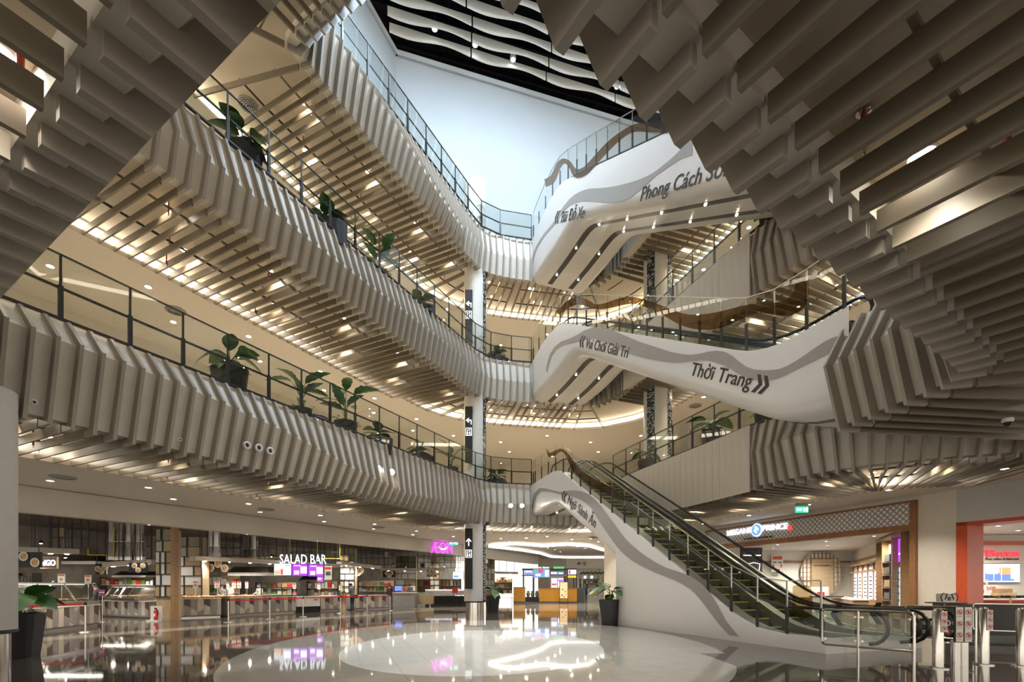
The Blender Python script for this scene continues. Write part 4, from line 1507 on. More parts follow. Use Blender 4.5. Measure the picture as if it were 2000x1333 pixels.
for i, (x0, x1, y0, Y, nv, lab) in enumerate(((100, 172, 1072, 24, 6, 'black hanging grid above the slanted glass case'), (206, 296, 1092, 27, 7, 'black hanging grid behind the kitchen ducts'), (430, 540, 1086, 31, 9, 'black hanging grid above the pastry counter'),
        (566, 660, 1094, 34, 8, 'black hanging grid behind the SALAD BAR letters'), (694, 770, 1104, 41, 8, 'black hanging grid above the plank counter end'), (816, 900, 1110, 49, 9, 'black hanging grid left of the white column'))):
    grid_frame(x0, x1, y0, Y, nv, lab, 30 + i)
for (x0, x1, y, Y, lab) in ((172, 222, 1085, 25.0, 'yellow gas pipe behind the slanted glass case'), (428, 566, 1090, 30.2, 'yellow gas pipe above the pastry counter'), (620, 664, 1092, 33.8, 'yellow gas pipe near the hanging white poster')):
    a, b = at(x0, y, Y), at(x1, y, Y)
    o = MB().tube([V((a.x, Y, 4.55)), V((a.x, Y, a.z)), a + V((.08, 0, 0)), b, V((b.x, Y, 4.55))], .03, 6).build('gas_pipe', 'yellow', None)
    tag(o, lab, 'pipe')
for i, (px, py, Y) in enumerate(((80, 1062, 21.5), (128, 1090, 23), (530, 1088, 30.8), (690, 1100, 38), (768, 1104, 42.5), (868, 1108, 45.5))):
    c = at(px, py, Y)
    t = thing('pendant_lamp', 'small warm pendant lamp hanging in the food hall', 'lamp', c, group='pendant lamps in the food hall')
    MB().lathe([(.03, .14), (.10, .05), (.11, 0), (.09, 0)], c, 12).build('shade', 'black_metal', t, True)
    MB().lathe([(0, -.03), (.05, -.01), (.05, .03), (0, .05)], c, 10).build('bulb', 'lamp_glow', t)
    MB().tube([c + V((0, 0, .12)), V((c.x, c.y, 4.56))], .008, 5).build('cord', 'black_metal', t)

# ================================================================ far aisle: juice kiosk, flower-hung stall, ceiling recess
mat('kiosk_orange', (.55, .27, .03), .35, var=.12, scale=4, stretch=(6, 6, .4))
mat('slate', (.06, .075, .095), .5, var=.15)
mat('clay', (.22, .18, .13), .7, var=.15)
KY = 43.5
kx = lambda px, Y=KY: (px - 1000) / F * Y
kz = lambda py, Y=KY: CAMH + (HOR - py) / F * Y
k = thing('juice_kiosk', 'orange ribbed juice kiosk with black frame and bright menu screens', 'kiosk', (kx(1003), KY, 0))
for (x0, x1, y, mm, nm) in ((1003, 1026, 1148, 'kiosk_orange', 'side_counter'), (1053, 1127, 1150, 'kiosk_orange', 'front_counter')):
    a, b = kx(x0), kx(x1)
    h = kz(y)
    MB().box(((a + b) / 2, KY + .6, h / 2 + .06), (b - a, 1.2, h - .12)).build(nm, mm, k)
    MB().box(((a + b) / 2, KY + .6, h), (b - a + .08, 1.3, .05)).build('worktop', 'wood_brown', k)
    n = max(3, int((b - a) / .12))
    mb = MB()
    for i in range(n):
        mb.box((a + (b - a) * (i + .5) / n, KY - .01, h / 2 + .05), (.07, .03, h - .2))
    o = mb.build('ribs', mm, k)
    o['kind'] = 'stuff'
MB().box(((kx(1003) + kx(1127)) / 2, KY + .6, .05), (kx(1127) - kx(1003), 1.2, .1)).build('plinth', 'grey_dark', k)
MB().box(((kx(1026) + kx(1053)) / 2, KY + .5, .28), (kx(1053) - kx(1026), .9, .5)).build('plant_ledge', 'black_soft', k)
MB().box(((kx(1128) + kx(1142)) / 2, KY + .7, kz(1149) / 2), (kx(1142) - kx(1128), 1.0, kz(1149))).build('slate_end', 'slate', k)
for px in (1023, 1043, 1108, 1126):
    for dy in (.2, 2.0):
        MB().box((kx(px), KY + dy, kz(1112) / 2), (.09, .09, kz(1112))).build('frame_post', 'black_metal', k)
for (py, mm) in ((1112, 'black_metal'), (1124, 'wood')):
    for dy in (.2, 2.0):
        MB().box(((kx(1020) + kx(1127)) / 2, KY + dy, kz(py)), (kx(1127) - kx(1020), .08, .09)).build('frame_beam', mm, k)
for i in range(3):
    x = kx(1032 + i * 8.5)
    t = thing('clay_pot_plant', 'clay pot with small flowering plant on the kiosk ledge', 'plant', (x, KY + .4, .53), group='clay pots on the kiosk ledge')
    MB().lathe([(.12, 0), (.17, .25), (.18, .36), (.15, .38)], (x, KY + .4, .53), 12).build('pot', 'clay', t, True)
    for j in range(5):
        a = j * 1.3 + i
        MB().lathe([(.01, 0), (.06, .07), (.04, .16), (0, .2)], (x + .08 * math.cos(a), KY + .4 + .08 * math.sin(a), .9), 6).build('foliage', 'leaf_pale', t)
screen(1041, 1112, 1074, 1129, KY + .1, 'screen_blue', [(.15, .75, .2, .25, 'screen_green'), (.45, .75, .25, .3, 'screen_red'), (.82, .5, .22, .75, 'screen_white'), (.3, .3, .3, .25, 'screen_white'), (.6, .2, .2, .2, 'screen_green')], 'bright screen of fruit drinks on the juice kiosk')
screen(1075, 1117, 1102, 1123, KY + .1, 'screen_blue', [(.25, .5, .4, .6, 'screen_white'), (.75, .4, .3, .5, 'screen_pale')], 'narrow blue screen on the juice kiosk')
screen(1109, 1113, 1126, 1123, KY + .1, 'screen_pale', [(.2, .5, .2, .7, 'screen_purple'), (.6, .5, .4, .6, 'screen_white')], 'small pale screen at the end of the juice kiosk')
screen(1025, 1114, 1039, 1124, KY + .15, 'screen_blue', [(.5, .7, .8, .3, 'screen_white')], 'small dark blue screen at the start of the juice kiosk')
c = at(1117, 1127, KY + .1)
o = MB().box(c, (.75, .05, .2)).build('yellow_sign', 'yellow', None)
tag(o, 'yellow strip sign on the end bay of the juice kiosk', 'sign')
t = thing('kiosk_sign', 'coloured letters on top of the juice kiosk', 'sign', (kx(1040), KY + .2, kz(1111)))
mat('letter_rose', (.6, .3, .3), .5, emit=(.9, .5, .5), estr=1.0)
mat('letter_mint', (.3, .6, .45), .5, emit=(.5, .8, .65), estr=.9)
text('word', 'Mama', 'letter_rose', (kx(1044), KY + .2, kz(1111)), (1, 0, 0), (0, 0, 1), .30, t, .05, width=kx(1058) - kx(1044))
text('word', 'Juice', 'letter_mint', (kx(1060), KY + .2, kz(1111)), (1, 0, 0), (0, 0, 1), .30, t, .05, width=kx(1073) - kx(1060))
MB().lathe([(.02, 0), (.13, .08), (.14, .16), (.05, .26)], (kx(1040.5), KY + .2, kz(1111)), 10).build('berry', 'letter_rose', t)
MB().box((kx(1092), KY + .2, kz(1109.5)), (kx(1103) - kx(1082), .08, .2)).build('green_board', 'screen_green', t)
t = thing('drinks_fridge', 'glass fronted drinks fridge glowing inside the juice kiosk', 'fridge', (kx(1077), KY + 1.6, 0))
x0, x1 = kx(1076, KY + 1.6), kx(1101, KY + 1.6)
MB().box(((x0 + x1) / 2, KY + 2.0, kz(1123, KY + 1.6) / 2), (x1 - x0, .7, kz(1123, KY + 1.6))).build('body', 'grey_mid', t)
for i in range(2):
    xx = x0 + (x1 - x0) * (i + .5) / 2
    MB().box((xx, KY + 1.63, 1.5), ((x1 - x0) * .44, .03, 1.5)).build('door', 'screen_pale', t)
    for j in range(4):
        MB().box((xx, KY + 1.6, .95 + j * .36), ((x1 - x0) * .36, .04, .16)).build('bottle_row', ('screen_purple', 'screen_green', 'screen_red', 'screen_white')[(i + j) % 4], t)
t = thing('banner_stand', 'upright poster stand with a cream drinks poster before the juice kiosk', 'poster stand', gnd(1101, 1179.5))
p = gnd(1101, 1179.5)
sx = (1108.5 - 1092.5) / F * p.y
zt, zb = at(1100, 1137.5, p.y).z, at(1100, 1170, p.y).z
mb = MB()
for s in (-.5, .5):
    mb.box((p.x + s * sx, p.y, zt / 2), (.05, .05, zt))
mb.box((p.x, p.y, zt), (sx, .05, .05)).box((p.x, p.y, .03), (sx + .2, .4, .05)).box((p.x, p.y, zb), (sx, .05, .05))
mb.build('frame', 'black_metal', t)
mat('poster_cream', (.75, .55, .30), .6, emit=(.75, .55, .3), estr=.25)
MB().box((p.x, p.y - .01, (zt + zb) / 2), (sx - .05, .03, zt - zb - .05)).build('poster', 'poster_cream', t)
for (fx, fz, r, mm) in ((-.12, .55, .1, 'wood_brown'), (.2, .42, .09, 'orange_red'), (-.2, .2, .11, 'red'), (.25, .25, .07, 'orange_red'), (.05, .1, .08, 'red')):
    MB().box((p.x + fx * sx, p.y - .03, zb + (zt - zb) * fz), (r, .01, r * 1.5)).build('picture', mm, t)
# white stall with garland
t = thing('garland_stall', 'white framed stall hung with green garland beyond the juice kiosk', 'stall', (kx(1128, 50), 50, 0))
gx = lambda px: kx(px, 50)
gz = lambda py: kz(py, 50)
for px in (1129, 1137, 1172, 1193):
    MB().box((gx(px), 50, gz(1118) / 2), (.12, .12, gz(1118))).build('post', 'white_plastic', t)
MB().box(((gx(1128) + gx(1194)) / 2, 50, gz(1118)), (gx(1194) - gx(1128), .3, .2)).build('header', 'white_plastic', t)
MB().box(((gx(1148) + gx(1194)) / 2, 50, gz(1150) / 2), (gx(1194) - gx(1148), .5, gz(1150))).build('counter', 'white_plastic', t)
for i in range(18):
    px = 1134 + i * 2.6
    MB().lathe([(.02, 0), (.12, .06), (.1, .16), (.02, .22)], (gx(px), 49.75, gz(1123 - (i * 7 % 3))), 6).build('garland_leaf', 'leaf', t)
for i in range(6):
    for j in range(2):
        MB().box((gx(1151 + i * 3.1), 49.73, gz(1154 + j * 6.5)), (.1, .03, .28)).build('lattice_slot', 'yellow' if j else 'grey_mid', t)
text('letters', 'NÚT', 'red', (gx(1183), 49.8, gz(1126)), (1, 0, 0), (0, 0, 1), .45, t, .03, width=gx(1191) - gx(1183))
for i in range(4):
    MB().box((gx(1143 + i * 6.5), 50.1, gz(1128)), (.28, .02, .35), 0, 0, .5).build('hanging_card', ('screen_pale', 'paper', 'screen_pale', 'paper')[i], t)
shelf(1133, 1172, 1131, 1150, 54, 2, 'dark wall shelf behind the garland stall', 21, 10)
c = at(1187, 1115, 55)
t = thing('lit_letters', 'glowing white letters AEON partly hidden by the escalator wall', 'sign', c)
text('letters', 'AEON', 'letter_white', at(1186, 1114, 55), (1, 0, 0), (0, 0, 1), .62, t, .06, width=1.9)
MB().box(at(1196, 1117, 55.1), (4.5, .05, .08)).build('carrier_beam', 'black_metal', t)
for px in (1170, 1184, 1198, 1215):
    a = at(px, 1117, 55.1)
    MB().tube([a, V((a.x, a.y, 4.88))], .03, 6).build('rod', 'black_metal', t)
c = at(1138, 1101.5, 52)
t = thing('hanging_board', 'pale hanging board with a left arrow and lift symbol at the far end', 'sign', c)
MB().box(c + V((2.0, 0, 0)), (7.5, .1, 1.05)).build('board', 'wall_beige', t)
def PA(a, b):
    return c + V((a, -.06, b))
MB().prism([PA(-.62, 0), PA(-.35, .22), PA(-.25, .22), PA(-.45, .04), PA(-.1, .04), PA(-.1, -.04), PA(-.45, -.04), PA(-.25, -.22), PA(-.35, -.22)], (0, .01, 0)).build('arrow', 'black_soft', t)
MB().box(PA(.2, 0), (.34, .01, .45)).build('lift_symbol', 'grey_mid', t)
MB().tube([c + V((0, 0, .5)), V((c.x, c.y, 4.9))], .02, 6).build('hanger', 'grey_mid', t)
# curved recess in the far ceiling: a lit ribbon of light round a lower disc
pts_o = [(954, 1065), (975, 1061), (1010, 1060), (1060, 1064), (1110, 1061), (1150, 1064), (1175, 1072), (1215, 1078), (1215, 1088), (1100, 1088), (1075, 1086), (1055, 1079), (1020, 1073), (980, 1068)]
pl = [gnd(x, y, 4.88) for x, y in pts_o]
pl = [V((p.x, min(p.y, 55), 4.88)) for p in pl]
rib = MB()
for a, b in zip(pl, pl[1:] + pl[:1]):
    rib.add([a, b, b + V((0, 0, -.22)), a + V((0, 0, -.22))], [(0, 1, 2, 3)])
o = rib.build('cove_ribbon', 'ribbon_glow', None)
struct(o, 'curved ribbon of cove light in the far ceiling')
o.name = 'trim_3'
for (px, py) in ((1028, 1051), (1020, 1064), (1047, 1067), (1070, 1070), (1084, 1074), (1094, 1078), (1117, 1054), (1114, 1060), (1118, 1064), (1128, 1068), (1143, 1071), (1063, 1091), (1110, 1092), (1180, 1092), (957, 1093), (1057, 1095)):
    q = gnd(px, py, 4.88)
    if q.y < 54:
        downlight((q.x, q.y, 4.875), 'downlight in the far ground floor ceiling beyond the column', 'downlights in the far ground floor ceiling', 130, NEUT, 1.2)

# ================================================================ shops on the escalator side
SA, SBb = 21.6, -.358
def shp(px, h=None, y=None, off=0.0):
    """point on the shop front plane at pixel column px; height h or pixel row y"""
    kk = (SA + off) / ((px - 1000) - SBb * F)
    Y = F * kk
    z = h if h is not None else CAMH + (HOR - y) * kk
    return V((SA + off + SBb * Y, Y, z))
SD = V((-.337, .9415, 0))
SN = V((.9415, .337, 0))
def spoly(name, pix, m, parent, off=0.0, th=.05):
    pts = [shp(x, None, y, off) for x, y in pix]
    return MB().prism(pts, SN * th).build(name, m, parent)
CE = 4.9
a0, a1, a2, a3 = shp(1380, 0), shp(1793, 0), shp(1868, 0), shp(2150, 0)
def wq(m, p, q, z0, z1):
    m.add([(p.x, p.y, z0), (q.x, q.y, z0), (q.x, q.y, z1), (p.x, p.y, z1)], [(0, 1, 2, 3)])
m = MB()
far = shp(1180, 0)
wq(m, far, a0, 0, CE)
wq(m, a1, a2, 0, CE)
struct(m.build('wall_shops', 'wall_beige'), 'beige wall between the two shop fronts')
mat('wall_grey', (.52, .51, .49), .3, var=.03)
m = MB()
wq(m, a2, a3, 3.745, CE)
struct(m.build('wall_shop_header', 'wall_grey'), 'pale grey wall above the shoe shop opening')
m = MB()
wq(m, a0, a1, 4.72, CE)
struct(m.build('wall_over_fascia', 'plain_ceiling'), 'narrow wall strip above the patterned fascia')
# patterned fascia
def pat():
    m = mat('lattice_print', (.6, .58, .56), .45)
    nt = m.node_tree
    b = nt.nodes['Principled BSDF']
    tc = nt.nodes['Texture Coordinate']
    mp = nn(nt, 'ShaderNodeMapping')
    mp.inputs['Rotation'].default_value = (0, 0, 0)
    g = nn(nt, 'ShaderNodeNewGeometry')
    sp = nn(nt, 'ShaderNodeSeparateXYZ')
    nt.links.new(g.outputs['Position'], sp.inputs[0])
    def M(op, a, b2=None):
        n = nn(nt, 'ShaderNodeMath', operation=op)
        for i, q in enumerate((a, b2)):
            if q is None:
                continue
            if isinstance(q, (int, float)):
                n.inputs[i].default_value = q
            else:
                nt.links.new(q, n.inputs[i])
        return n.outputs[0]
    u = M('ADD', M('MULTIPLY', sp.outputs[0], -.337), M('MULTIPLY', sp.outputs[1], .9415))
    v = sp.outputs[2]
    s = 4.4
    def ring(du, dv):
        fu = M('SUBTRACT', M('FRACT', M('ADD', M('MULTIPLY', u, s), du)), .5)
        fv = M('SUBTRACT', M('FRACT', M('ADD', M('MULTIPLY', v, s), dv)), .5)
        r = M('SQRT', M('ADD', M('MULTIPLY', fu, fu), M('MULTIPLY', fv, fv)))
        return M('LESS_THAN', M('ABSOLUTE', M('SUBTRACT', r, .44)), .06)
    f = M('MAXIMUM', ring(0, 0), ring(.5, .5))
    mx = nn(nt, 'ShaderNodeMix', data_type='RGBA')
    nt.links.new(f, mx.inputs[0])
    mx.inputs[6].default_value = (.80, .78, .75, 1)
    mx.inputs[7].default_value = (.26, .24, .245, 1)
    nt.links.new(mx.outputs[2], b.inputs['Base Color'])
pat()
t = thing('shop_fascia', 'long shop fascia printed with grey interlaced rings in a brown wood frame', 'shop sign', a1)
p, q = shp(1381, 3.80), shp(1787, 3.80)
def strip(name, p, q, z0, z1, m, parent, out=.12, th=.12):
    o = SN * -out
    pts = [V((p.x, p.y, z0)) + o, V((q.x, q.y, z0)) + o, V((q.x, q.y, z1)) + o, V((p.x, p.y, z1)) + o]
    return MB().prism(pts, SN * th).build(name, m, parent)
strip('printed_panel', p, q, 3.86, 4.68, 'lattice_print', t)
strip('top_frame', shp(1381, 0), shp(1793, 0), 4.66, 4.74, 'wood_brown', t, .15, .15)
strip('lower_beam', shp(1381, 0), shp(1787, 0), 3.62, 3.86, 'wood_brown', t, .14, .3)
strip('end_post', shp(1781, 0), shp(1793, 0), 0, 4.74, 'wood_brown', t, .15, .4)
t = thing('lit_letters', 'glowing white letters MEGANE PRINCE with a round blue emblem on the ring pattern', 'sign', shp(1425, 4.2))
o_ = SN * -.16
la, lb = shp(1424, None, 1047.5) + o_, shp(1471, None, 1041) + o_
text('word', 'MEGANE', 'letter_white', la, lb - la, (0, 0, 1), .40, t, .05, width=(lb - la).length, bold=.008)
la2, lb2 = shp(1493, None, 1038) + o_, shp(1542, None, 1033.5) + o_
text('word', 'PRINCE', 'letter_white', la2, lb2 - la2, (0, 0, 1), .40, t, .05, width=(lb2 - la2).length, bold=.008)
def disc(name, c, r, m, parent, th=.03, nrm=SN, n=24, sx=1.0):
    uu = V((-nrm.y, nrm.x, 0))
    pts = [V(c) + uu * math.cos(2 * PI * k / n) * r * sx + V((0, 0, 1)) * math.sin(2 * PI * k / n) * r for k in range(n)]
    return MB().prism(pts, nrm * th).build(name, m, parent)
emat('emblem_blue', (.10, .25, .75), .8)
ec = shp(1482, None, 1036) + SN * -.18
disc('emblem_rim', ec + SN * .02, .34, 'letter_white', t)
disc('emblem', ec, .29, 'emblem_blue', t)
for (du, dz, r) in ((.03, .13, .07), (-.08, .03, .08), (.08, -.02, .07), (0, -.12, .06)):
    disc('figure', ec + SD * du + V((0, 0, dz)) - SN * .012, r, 'letter_white', t, .02, n=8)
disc('red_seal', shp(1547, None, 1032) + o_, .13, 'screen_red', t)
ta, tb = shp(1457, None, 1055.5) + o_, shp(1514, None, 1050) + o_
text('small_line', 'HỆ THỐNG MẮT KÍNH NHẬT BẢN', 'black_soft', ta, tb - ta, (0, 0, 1), .10, t, .02, width=(tb - ta).length)
# interior of the optician
mat('shop_white', (.80, .77, .70), .6, var=.02)
B0, B1, B2 = V((11.8, 30.3)), V((14.5, 30.6)), V((21.5, 30.6))
m = MB()
for p, q in (((11.3, 28.6), (12.2, 30.8)), ((12.2, 30.8), (21.6, 30.8)), ((21.6, 30.8), (15.3, 18.5))):
    m.add([(p[0], p[1], 0), (q[0], q[1], 0), (q[0], q[1], 3.9), (p[0], p[1], 3.9)], [(0, 1, 2, 3)])
struct(m.build('wall_optician', 'shop_white'), 'white inner walls of the optician shop')
m = MB()
m.poly([(11.3, 28.8, 3.75), (12.2, 30.8, 3.75), (21.6, 30.8, 3.75), (15.2, 18.2, 3.75)])
struct(m.build('ceiling', 'shop_white'), 'white ceiling of the optician shop')
m = MB()
for p, q in (((12.3, 30.72), (21.4, 30.72)), ((21.45, 30.6), (17.6, 23.1))):
    m.bar((p[0], p[1], 3.05), (q[0], q[1], 3.05), .06, .12)
struct(m.build('trim_4', 'wood'), 'wooden rail around the optician walls')
for (x, y) in ((14.2, 26), (15.5, 24), (15.2, 28.3), (17.2, 26.5), (18.2, 28.8), (16.0, 21.5)):
    downlight((x, y, 3.745), 'small downlight in the optician ceiling', 'downlights in the optician ceiling', 220, NEUT, .8, 2.6)
YB = 30.6
t = thing('round_lattice', 'round wooden lattice window with a ribbed panel on the optician wall', 'wall decoration', at(1604, 1160, YB))
cx, cz = at(1604, 1119, YB).x, at(1604, 1119, YB).z
R = 41 / F * YB
disc('backing', (cx, YB - .05, cz), R, 'shop_white', t, .04, V((0, 1, 0)), 32)
for i in range(11):
    u = -R + 2 * R * (i + .5) / 11
    hh = math.sqrt(max(0, R * R - u * u))
    MB().box((cx + u, YB - .1, cz), (.045, .05, 2 * hh)).build('lattice_bar', 'wood', t)
for i in range(9):
    u = -R + 2 * R * (i + .5) / 9
    hh = math.sqrt(max(0, R * R - u * u))
    MB().box((cx, YB - .08, cz + u), (2 * hh, .04, .035)).build('lattice_bar', 'wood', t)
x0, x1 = at(1582, 0, YB).x, at(1624, 0, YB).x
for i in range(9):
    z = at(0, 1160, YB).z + (at(0, 1093, YB).z - at(0, 1160, YB).z) * (i + .5) / 9
    MB().box(((x0 + x1) / 2, YB - .16, z), (x1 - x0, .06, .24), 0, 0, .15).build('ribbed_board', 'wood_light', t)
text('small_words', 'VISION TEST ROOM', 'black_soft', (at(1585, 0, YB).x, YB - .22, at(0, 1107, YB).z), (1, 0, 0), (0, 0, 1), .12, t, .01, width=.95)
t = thing('face_poster', 'poster with a red and white painted mask on the optician wall', 'poster', at(1517, 1120, YB))
c = at(1517, 1103, YB)
MB().box((c.x, YB - .05, c.z), (.72, .04, 1.15)).build('sheet', 'paper', t)
for (dx, dz, ww, hh, mm) in ((0, .4, .6, .2, 'orange_red'), (-.16, .12, .2, .06, 'black_soft'), (.16, .12, .2, .06, 'black_soft'), (0, -.35, .3, .1, 'red'), (-.24, -.1, .08, .2, 'orange_red'), (.24, -.1, .08, .2, 'orange_red'), (0, -.52, .66, .08, 'leaf_pale')):
    MB().box((c.x + dx, YB - .075, c.z + dz), (ww, .01, hh)).build('painted_patch', mm, t)
# cabinet wall: five lit columns, mauve column, mirror bay, glass cabinet
W0, W1 = V((20.6, 28.9)), V((15.75, 19.25))
wd_ = (W1 - W0).normalized()
wn = V((wd_.y, -wd_.x))
if wn.x > 0:
    wn = -wn
def wal(px):
    """distance along the cabinet wall for a pixel column"""
    u = (px - 1000) / F
    return (u * W0.y - W0.x) / (wd_.x - u * wd_.y)
emat('case_white', (1, .98, 1), .9)
mat('mauve', (.22, .09, .13), .5)
t = thing('frame_cabinet', 'wooden cabinet with five lit columns of spectacle frames', 'cabinet', (W0.x, W0.y, 0))
rzw = math.atan2(wd_.y, wd_.x)
sA, sB = wal(1674), wal(1729)
def WP(s, o, z):
    p = W0 + wd_ * s + wn * o
    return V((p.x, p.y, z))
MB().box(WP((sA + sB) / 2, .05, 1.65), (sB - sA, .1, 2.2), rzw).build('back_panel', 'wood', t)
MB().box(WP((sA + sB) / 2, .22, 2.72), (sB - sA, .34, .08), rzw).build('top_rail', 'wood', t)
MB().box(WP((sA + sB) / 2, .22, 2.32), (sB - sA, .34, .06), rzw).build('middle_rail', 'wood', t)
for i in range(6):
    MB().box(WP(sA + (sB - sA) * i / 5, .2, 1.7), (.10, .05, 2.0), rzw).build('upright', 'wood', t)
for i in range(5):
    s = sA + (sB - sA) * (i + .5) / 5
    MB().box(WP(s, .14, 1.55), ((sB - sA) / 5 - .2, .03, 1.42), rzw).build('lit_panel', 'case_white', t)
    MB().box(WP(s, .14, 2.52), ((sB - sA) / 5 - .16, .03, .26), rzw).build('photo', 'paper', t)
    for j in range(6):
        for q in (-.14, .14):
            MB().box(WP(s + q, .2, 1.0 + j * .2), (.2, .05, .055), rzw).build('spectacle_frame', 'black_soft', t)
t = thing('display_counter', 'wooden counter with pale top below the spectacle columns', 'counter', WP(sA, .9, 0))
MB().box(WP((sA + sB) / 2 - .2, .95, .42), (sB - sA + .6, .6, .82), rzw).build('body', 'wood', t)
MB().box(WP((sA + sB) / 2 - .2, .95, .86), (sB - sA + .7, .7, .05), rzw).build('top', 'paper', t)
for i in range(5):
    MB().box(WP(sA + (sB - sA) * (i + .5) / 5, 1.26, .45), ((sB - sA) / 5 - .1, .02, .6), rzw).build('drawer', 'wood_brown', t)
def wall_bay(p0, p1, z0, z1, name, label, m, cat, frame='wood'):
    s0_, s1_ = wal(p0), wal(p1)
    t = thing(name, label, cat, WP(s0_, .2, 0))
    MB().box(WP((s0_ + s1_) / 2, .12, (z0 + z1) / 2), (s1_ - s0_ - .08, .06, z1 - z0), rzw).build('panel', m, t)
    for s in (s0_, s1_):
        MB().box(WP(s, .2, 1.85), (.08, .34, 3.7), rzw).build('upright', frame, t)
    MB().box(WP((s0_ + s1_) / 2, .2, 3.62), (s1_ - s0_, .34, .14), rzw).build('head', frame, t)
    return t, s0_, s1_
t, q0, q1 = wall_bay(1730, 1742, .6, 2.45, 'mauve_column', 'mauve column of sunglasses beside the lit cabinet', 'mauve', 'display')
MB().box(WP((q0 + q1) / 2, .12, 3.0), (q1 - q0 - .1, .06, .95), rzw).build('photo', 'grey_mid', t)
for j in range(9):
    MB().box(WP((q0 + q1) / 2, .2, .75 + j * .19), ((q1 - q0) * .55, .06, .06), rzw).build('sunglasses', 'black_soft', t)
t, q0, q1 = wall_bay(1743, 1762, 0, 3.4, 'open_shelf_bay', 'open bay with dark shelves between mauve column and glass cabinet', 'grey_mid', 'shelf')
for j in range(4):
    MB().box(WP((q0 + q1) / 2, .25, .9 + j * .55), (q1 - q0 - .1, .3, .03), rzw).build('shelf_board', 'steel_brushed', t)
    MB().box(WP((q0 + q1) / 2, .25, 1.1 + j * .55), ((q1 - q0) * .6, .22, .3), rzw).build('dark_box', ('grey_dark', 'wood_light', 'grey_dark', 'grey_dark')[j], t)
emat('cab_cool', (.55, .70, .85), .45)
t, q0, q1 = wall_bay(1764, 1782, .7, 2.3, 'glass_cabinet', 'cool lit glass cabinet with spectacles and a purple poster above', 'cab_cool', 'cabinet')
MB().box(WP((q0 + q1) / 2, .16, 3.0), (q1 - q0 - .2, .06, .95), rzw).build('poster', 'screen_purple', t)
MB().box(WP((q0 + q1) / 2, .20, 2.85), (q1 - q0 - .5, .02, .06), rzw).build('poster_line', 'screen_white', t)
for j in range(5):
    MB().box(WP((q0 + q1) / 2, .25, .9 + j * .28), (q1 - q0 - .15, .26, .015), rzw).build('glass_shelf', 'glass', t)
    for q in (-.25, .25):
        MB().box(WP((q0 + q1) / 2 + q * (q1 - q0), .25, .95 + j * .28), (.16, .08, .06), rzw).build('spectacles', 'grey_dark', t)
MB().box(WP((q0 + q1) / 2, .2, .45), (q1 - q0 - .1, .3, .5), rzw).build('plinth', 'wood', t)
# dark neon panel at the near left jamb of the optician
c = at(1467, 1100, 28.2)
t = thing('neon_panel', 'dark ribbed panel with white and blue neon outline of glasses', 'sign', c)
MB().box((c.x, 28.2, 2.0), (1.25, .1, 3.5)).build('panel', 'plank_brown', t)
for i in range(10):
    MB().box((c.x - .56 + i * .125, 28.13, 2.0), (.05, .04, 3.5)).build('rib', 'grey_dark', t)
MB().box((c.x, 28.08, 3.3), (1.0, .04, .05)).build('neon_bar', 'letter_white', t)
MB().tube([(c.x - .3, 28.08, 2.5), (c.x - .28, 28.08, 2.8), (c.x + .1, 28.08, 2.88), (c.x + .45, 28.08, 2.8), (c.x + .4, 28.08, 2.4)], .025, 6).build('neon_outline', 'letter_white', t)
t = thing('sale_table', 'table of spectacles with a red card before the round lattice', 'table', at(1608, 1170, 27))
c = at(1608, 1168, 27)
MB().box((c.x, 27, c.z), (2.0, .9, .06)).build('top', 'wood', t)
for sx in (-.9, .9):
    MB().box((c.x + sx, 27, c.z / 2), (.1, .8, c.z)).build('leg', 'wood', t)
for i in range(10):
    MB().box((c.x - .85 + i * .19, 26.75, c.z + .06), (.13, .1, .06)).build('spectacles', 'black_soft', t)
MB().box((c.x - .25, 27.1, c.z + .35), (1.2, .05, .5)).build('photo_board', 'paper', t)
MB().box((c.x - .1, 27.06, c.z + .2), (.4, .02, .22)).build('red_card', 'red', t)

# ---------------------------------------------------------------- shoe shop
t = thing('shop_portal', 'orange red portal jamb of the shoe shop', 'shop front', a2)
strip('jamb', shp(1868, 0), shp(1890, 0), 0, 3.74, 'orange_red', t, .02, .9)
strip('head', shp(1868, 0), shp(2150, 0), 3.62, 3.74, 'orange_red', t, .02, .9)
m = MB()
jb = shp(1868, 0) + SN * .9
for p, q in (((jb.x - .1, jb.y), (17.0, 21.3)), ((17.0, 21.3), (26.0, 21.3))):
    m.add([(p[0], p[1], 0), (q[0], q[1], 0), (q[0], q[1], 3.9), (p[0], p[1], 3.9)], [(0, 1, 2, 3)])
struct(m.build('wall_shoe_shop', 'shop_white'), 'cream inner walls of the shoe shop')
m = MB()
m.poly([(jb.x - .7, jb.y - .2, 3.76), (17.0, 21.4, 3.76), (27, 21.4, 3.76), (22, 5, 3.76)])
struct(m.build('ceiling', 'shop_white'), 'cream ceiling of the shoe shop')
for (x, y) in ((18.2, 19.6), (20.2, 19.4), (19.2, 17.4), (17.9, 17.9)):  # downlights added to light the shoe shop inside
    downlight((x, y, 3.755), 'small added downlight in the shoe shop ceiling', 'added downlights in the shoe shop ceiling', 120, NEUT, .8, 2.6)
YS = 21.2
t = thing('feature_wall', 'cream feature wall in an orange red frame behind the shoe displays', 'wall panel', at(1900, 1190, YS))
xa, xb = at(1897, 0, YS).x, 25.9
za = at(0, 1062, YS).z
MB().box(((xa + xb) / 2, YS - .06, za), (xb - xa, .25, .16)).build('top_frame', 'orange_red', t)
MB().box((xa, YS - .06, za / 2), (.16, .25, za)).build('side_frame', 'orange_red', t)
MB().box(((xa + xb) / 2 + .1, YS, za / 2), (xb - xa - .2, .06, za - .1)).build('panel', 'shop_white', t)
t = thing('lit_letters', 'glowing red script letters Bata above a wall screen', 'sign', at(1925, 1087, YS))
